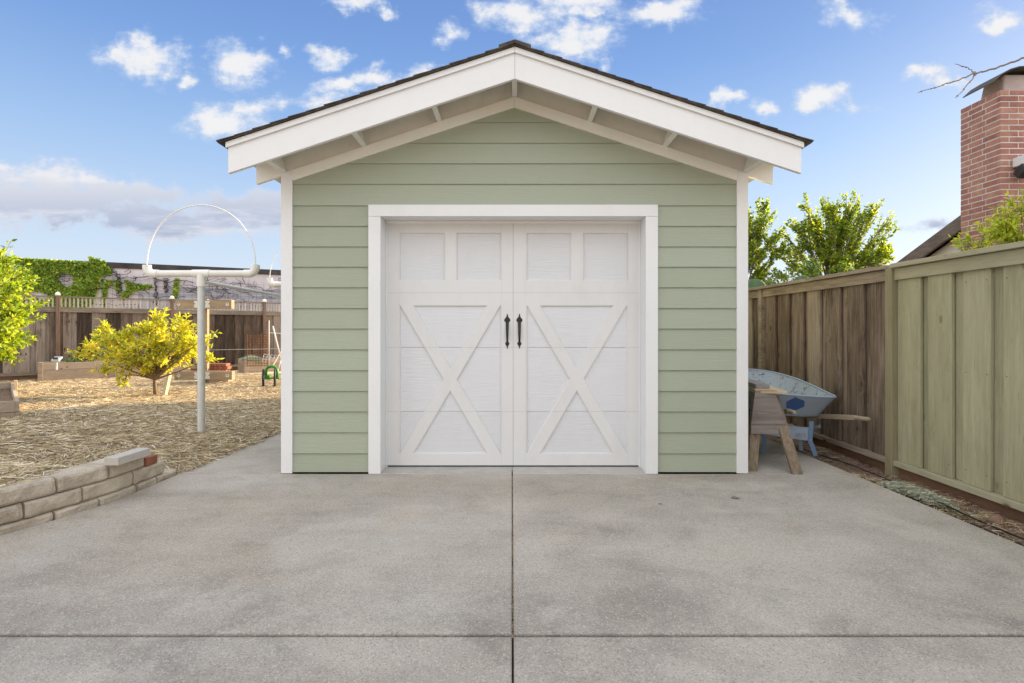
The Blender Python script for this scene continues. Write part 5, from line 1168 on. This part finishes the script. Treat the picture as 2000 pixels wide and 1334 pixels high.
tree('broadleaf_tree', 'larger sunlit broadleaf tree beyond the brown fence right of the shed', 'tree', (7.6, 13.6, 0), tuple(P3(1632, 478, 13.4)), (.98, .7, .80), 56, .25, 19000, .072, .042, ELM, GBK, 41, trunk_r=.05, fork=.55, twigs=6, tops=tops1, shell=.1, upg=.5)
tops2 = [tuple(P3(*q)) for q in ((1490, 408, 13.2), (1495, 425, 13.2), (1480, 440, 13.2), (1505, 465, 13.3), (1500, 470, 13.2), (1515, 490, 13.3), (1475, 500, 13.2), (1465, 430, 13.2), (1450, 420, 13.2), (1480, 525, 13.2), (1500, 540, 13), (1475, 540, 13), (1515, 500, 13.3), (1460, 470, 13.2))]
tree('broadleaf_tree', 'narrow broadleaf tree half hidden by the right corner of the shed', 'tree', (5.4, 13.4, 0), tuple(P3(1440, 480, 13.2)), (.62, .6, .85), 26, .24, 10000, .072, .042, ELM, GBK, 43, trunk_r=.045, fork=.55, twigs=6, tops=tops2, shell=.1, upg=.5)
# filler foliage low behind the fence line
LSH = leafmat('low_shrub_leaves', [(0, (.05, .10, .03)), (.4, (.10, .19, .04)), (.8, (.20, .28, .05)), (1, (.32, .36, .07))], .45)
tree('shrub', 'dark green shrub row showing just above the brown fence', 'shrub', (6.6, 11.5, 0), tuple(P3(1590, 560, 11.5)), (1.25, .4, .42), 40, .2, 5200, .075, .034, LSH, GBK, 47, trunk_r=.03, fork=.5, shell=.1, upg=.6)
YEL = leafmat('yellow_green_leaves', [(0, (.18, .26, .03)), (.4, (.36, .44, .05)), (.75, (.52, .56, .07)), (1, (.64, .60, .10))], .4)
tree('shrub', 'small bright yellow green shrub tips left of the chimney base', 'shrub', (4.62, 5.72, 0), tuple(P3(1908, 462, 5.75)), (.14, .12, .11), 8, .075, 330, .062, .022, YEL, BARK, 51, trunk_r=.012, fork=.8, twigs=4, tops=[tuple(P3(*q)) for q in ((1935, 438, 5.75), (1895, 462, 5.75), (1915, 450, 5.75), (1920, 478, 5.75), (1900, 480, 5.75))])
tree('shrub', 'taller yellow green shrub in front of the chimney at the right edge', 'shrub', (5.3, 5.72, 0), tuple(P3(2010, 440, 5.75)), (.30, .2, .30), 16, .09, 1500, .062, .022, YEL, BARK, 53, trunk_r=.015, fork=.8, twigs=5, tops=[tuple(P3(*q)) for q in ((1997, 390, 5.75), (1975, 425, 5.75), (1990, 405, 5.75), (1965, 470, 5.75), (1985, 455, 5.75), (1975, 440, 5.75), (1998, 475, 5.7))])
tree('added_shade_tree', 'added unseen tree behind the brick chimney shading the patio', 'tree', (11.25, 12.25, -.1), (11.25, 12.25, 4.6), (.80, .9, 1.35), 80, .34, 10000, .13, .07, LSH, GBK, 61, trunk_r=.12, fork=.3, shell=.1)  # unseen tree added to keep low sun off the patio
# prickly pear pads
CAC = rocky('cactus_skin', [(.3, (.05, .10, .05)), (.6, (.09, .16, .08)), (.8, (.13, .21, .11))], 20, .3, .003, .6)
for (px, py, rw2, lb) in ((1474, 560, 26, 'broad green cactus pad peeping over the fence beside the shed'), (1567, 548, 21, 'round green cactus pad peeping over the fence below the larger tree')):
    Y_ = 9.2; c_ = P3(px, py+12, Y_); rr_ = rw2*Y_/F; o = thing('cactus', lb, 'cactus', (c_.x, Y_, 0))
    a = MB(); blob(a, c_, rr_, (1, .16, 1.05), seed=px, amp=.05, sub=4); a.build('pad', CAC, o, smooth_=True)
    a = MB(); blob(a, c_-Vector((.03, 0, rr_*2.0)), rr_*1.05, (1, .16, 1.1), seed=px+2, amp=.05, sub=4); blob(a, c_-Vector((0, 0, rr_*4.1)), rr_*1.05, (1, .18, 1.15), seed=px+3, amp=.05, sub=4); a.tube([(c_.x, Y_, -.1), (c_.x, Y_, c_.z-rr_*4)], .07, 10); a.build('lower_pads', CAC, o, smooth_=True)
    a = MB()
    for k in range(60):
        x_, z_ = random.uniform(-.9, .9), random.uniform(-.9, .95)
        if x_*x_+z_*z_ < .85: p = c_+Vector((x_*rr_, -rr_*.16*math.sqrt(1-x_*x_-z_*z_)-.001, z_*rr_)); a.tube([p, p+Vector((random.gauss(0, .008), -.014, random.gauss(0, .008)))], .0012, 3)
    a.build('spines', plain('pale_spines', (.5, .48, .36)), o)
# bare budding branch
br = thing('bare_branch', 'bare budding branch reaching in from the right above the chimney', 'branch', tuple(P3(2030, 105, 5.2)))
a = MB()
def twig(pix, r0, r1, Y=5.2, nb=0):
    pts = [P3(x_, y_, Y) for x_, y_ in pix]; pts2 = []
    for p, q_ in zip(pts, pts[1:]):
        for i in range(4): pts2.append(p.lerp(q_, i/4)+Vector((random.gauss(0, .003), random.gauss(0, .004), random.gauss(0, .003))))
    pts2.append(pts[-1]); m_ = len(pts2); a.tube(pts2, [r0+(r1-r0)*i/(m_-1) for i in range(m_)], 7)
    for i in range(nb):
        k = random.uniform(.1, m_-1.2); p = pts2[int(k)].lerp(pts2[int(k)+1], k-int(k)); blob(a, p, random.uniform(.005, .009), (1.2, 1, 1), seed=i, amp=.3, sub=1)
twig([(2150, 55), (2060, 92), (2000, 113), (1975, 122), (1945, 133), (1921, 140), (1903, 144)], .010, .007, nb=12)
twig([(1903, 144), (1872, 156), (1840, 167), (1793, 181)], .007, .003, nb=16); twig([(1903, 146), (1893, 162), (1880, 176), (1866, 191)], .006, .003, nb=7); twig([(1904, 142), (1890, 133), (1865, 125)], .005, .0025, nb=6)
twig([(2150, 55), (2220, 80), (2300, 300)], .016, .03); blob(a, P3(1904, 144, 5.2), .015, (.8, 1, 1.5), seed=3)
a.build('twigs', rocky('pale_twig_bark', [(.3, (.16, .12, .10)), (.6, (.30, .24, .20)), (.8, (.40, .34, .3))], 40, .6, .003), br, smooth_=True)
st2 = MB(); st2.tube([P3(2300, 298, 5.2), (P3(2300, 298, 5.2).x+.1, 5.2, -.1)], [.03, .06], 10); st2.build('trunk', GBK, br, smooth_=True)
hs = thing('house', 'pale stucco main house behind the viewer facing the shed', 'house', (0, -7, 0)); a = MB(); a.box(-9, 9, -13, -7, -.12, 3.0); a.build('wall', plain('beige_stucco', (.55, .50, .43), .85), hs)
a = MB(); a.prism([(-9.6, -6.3, 3.0), (-9.6, -10, 4.4), (-9.6, -13.7, 3.0)], (19.2, 0, 0)); a.build('roof', MT['shingle'], hs)
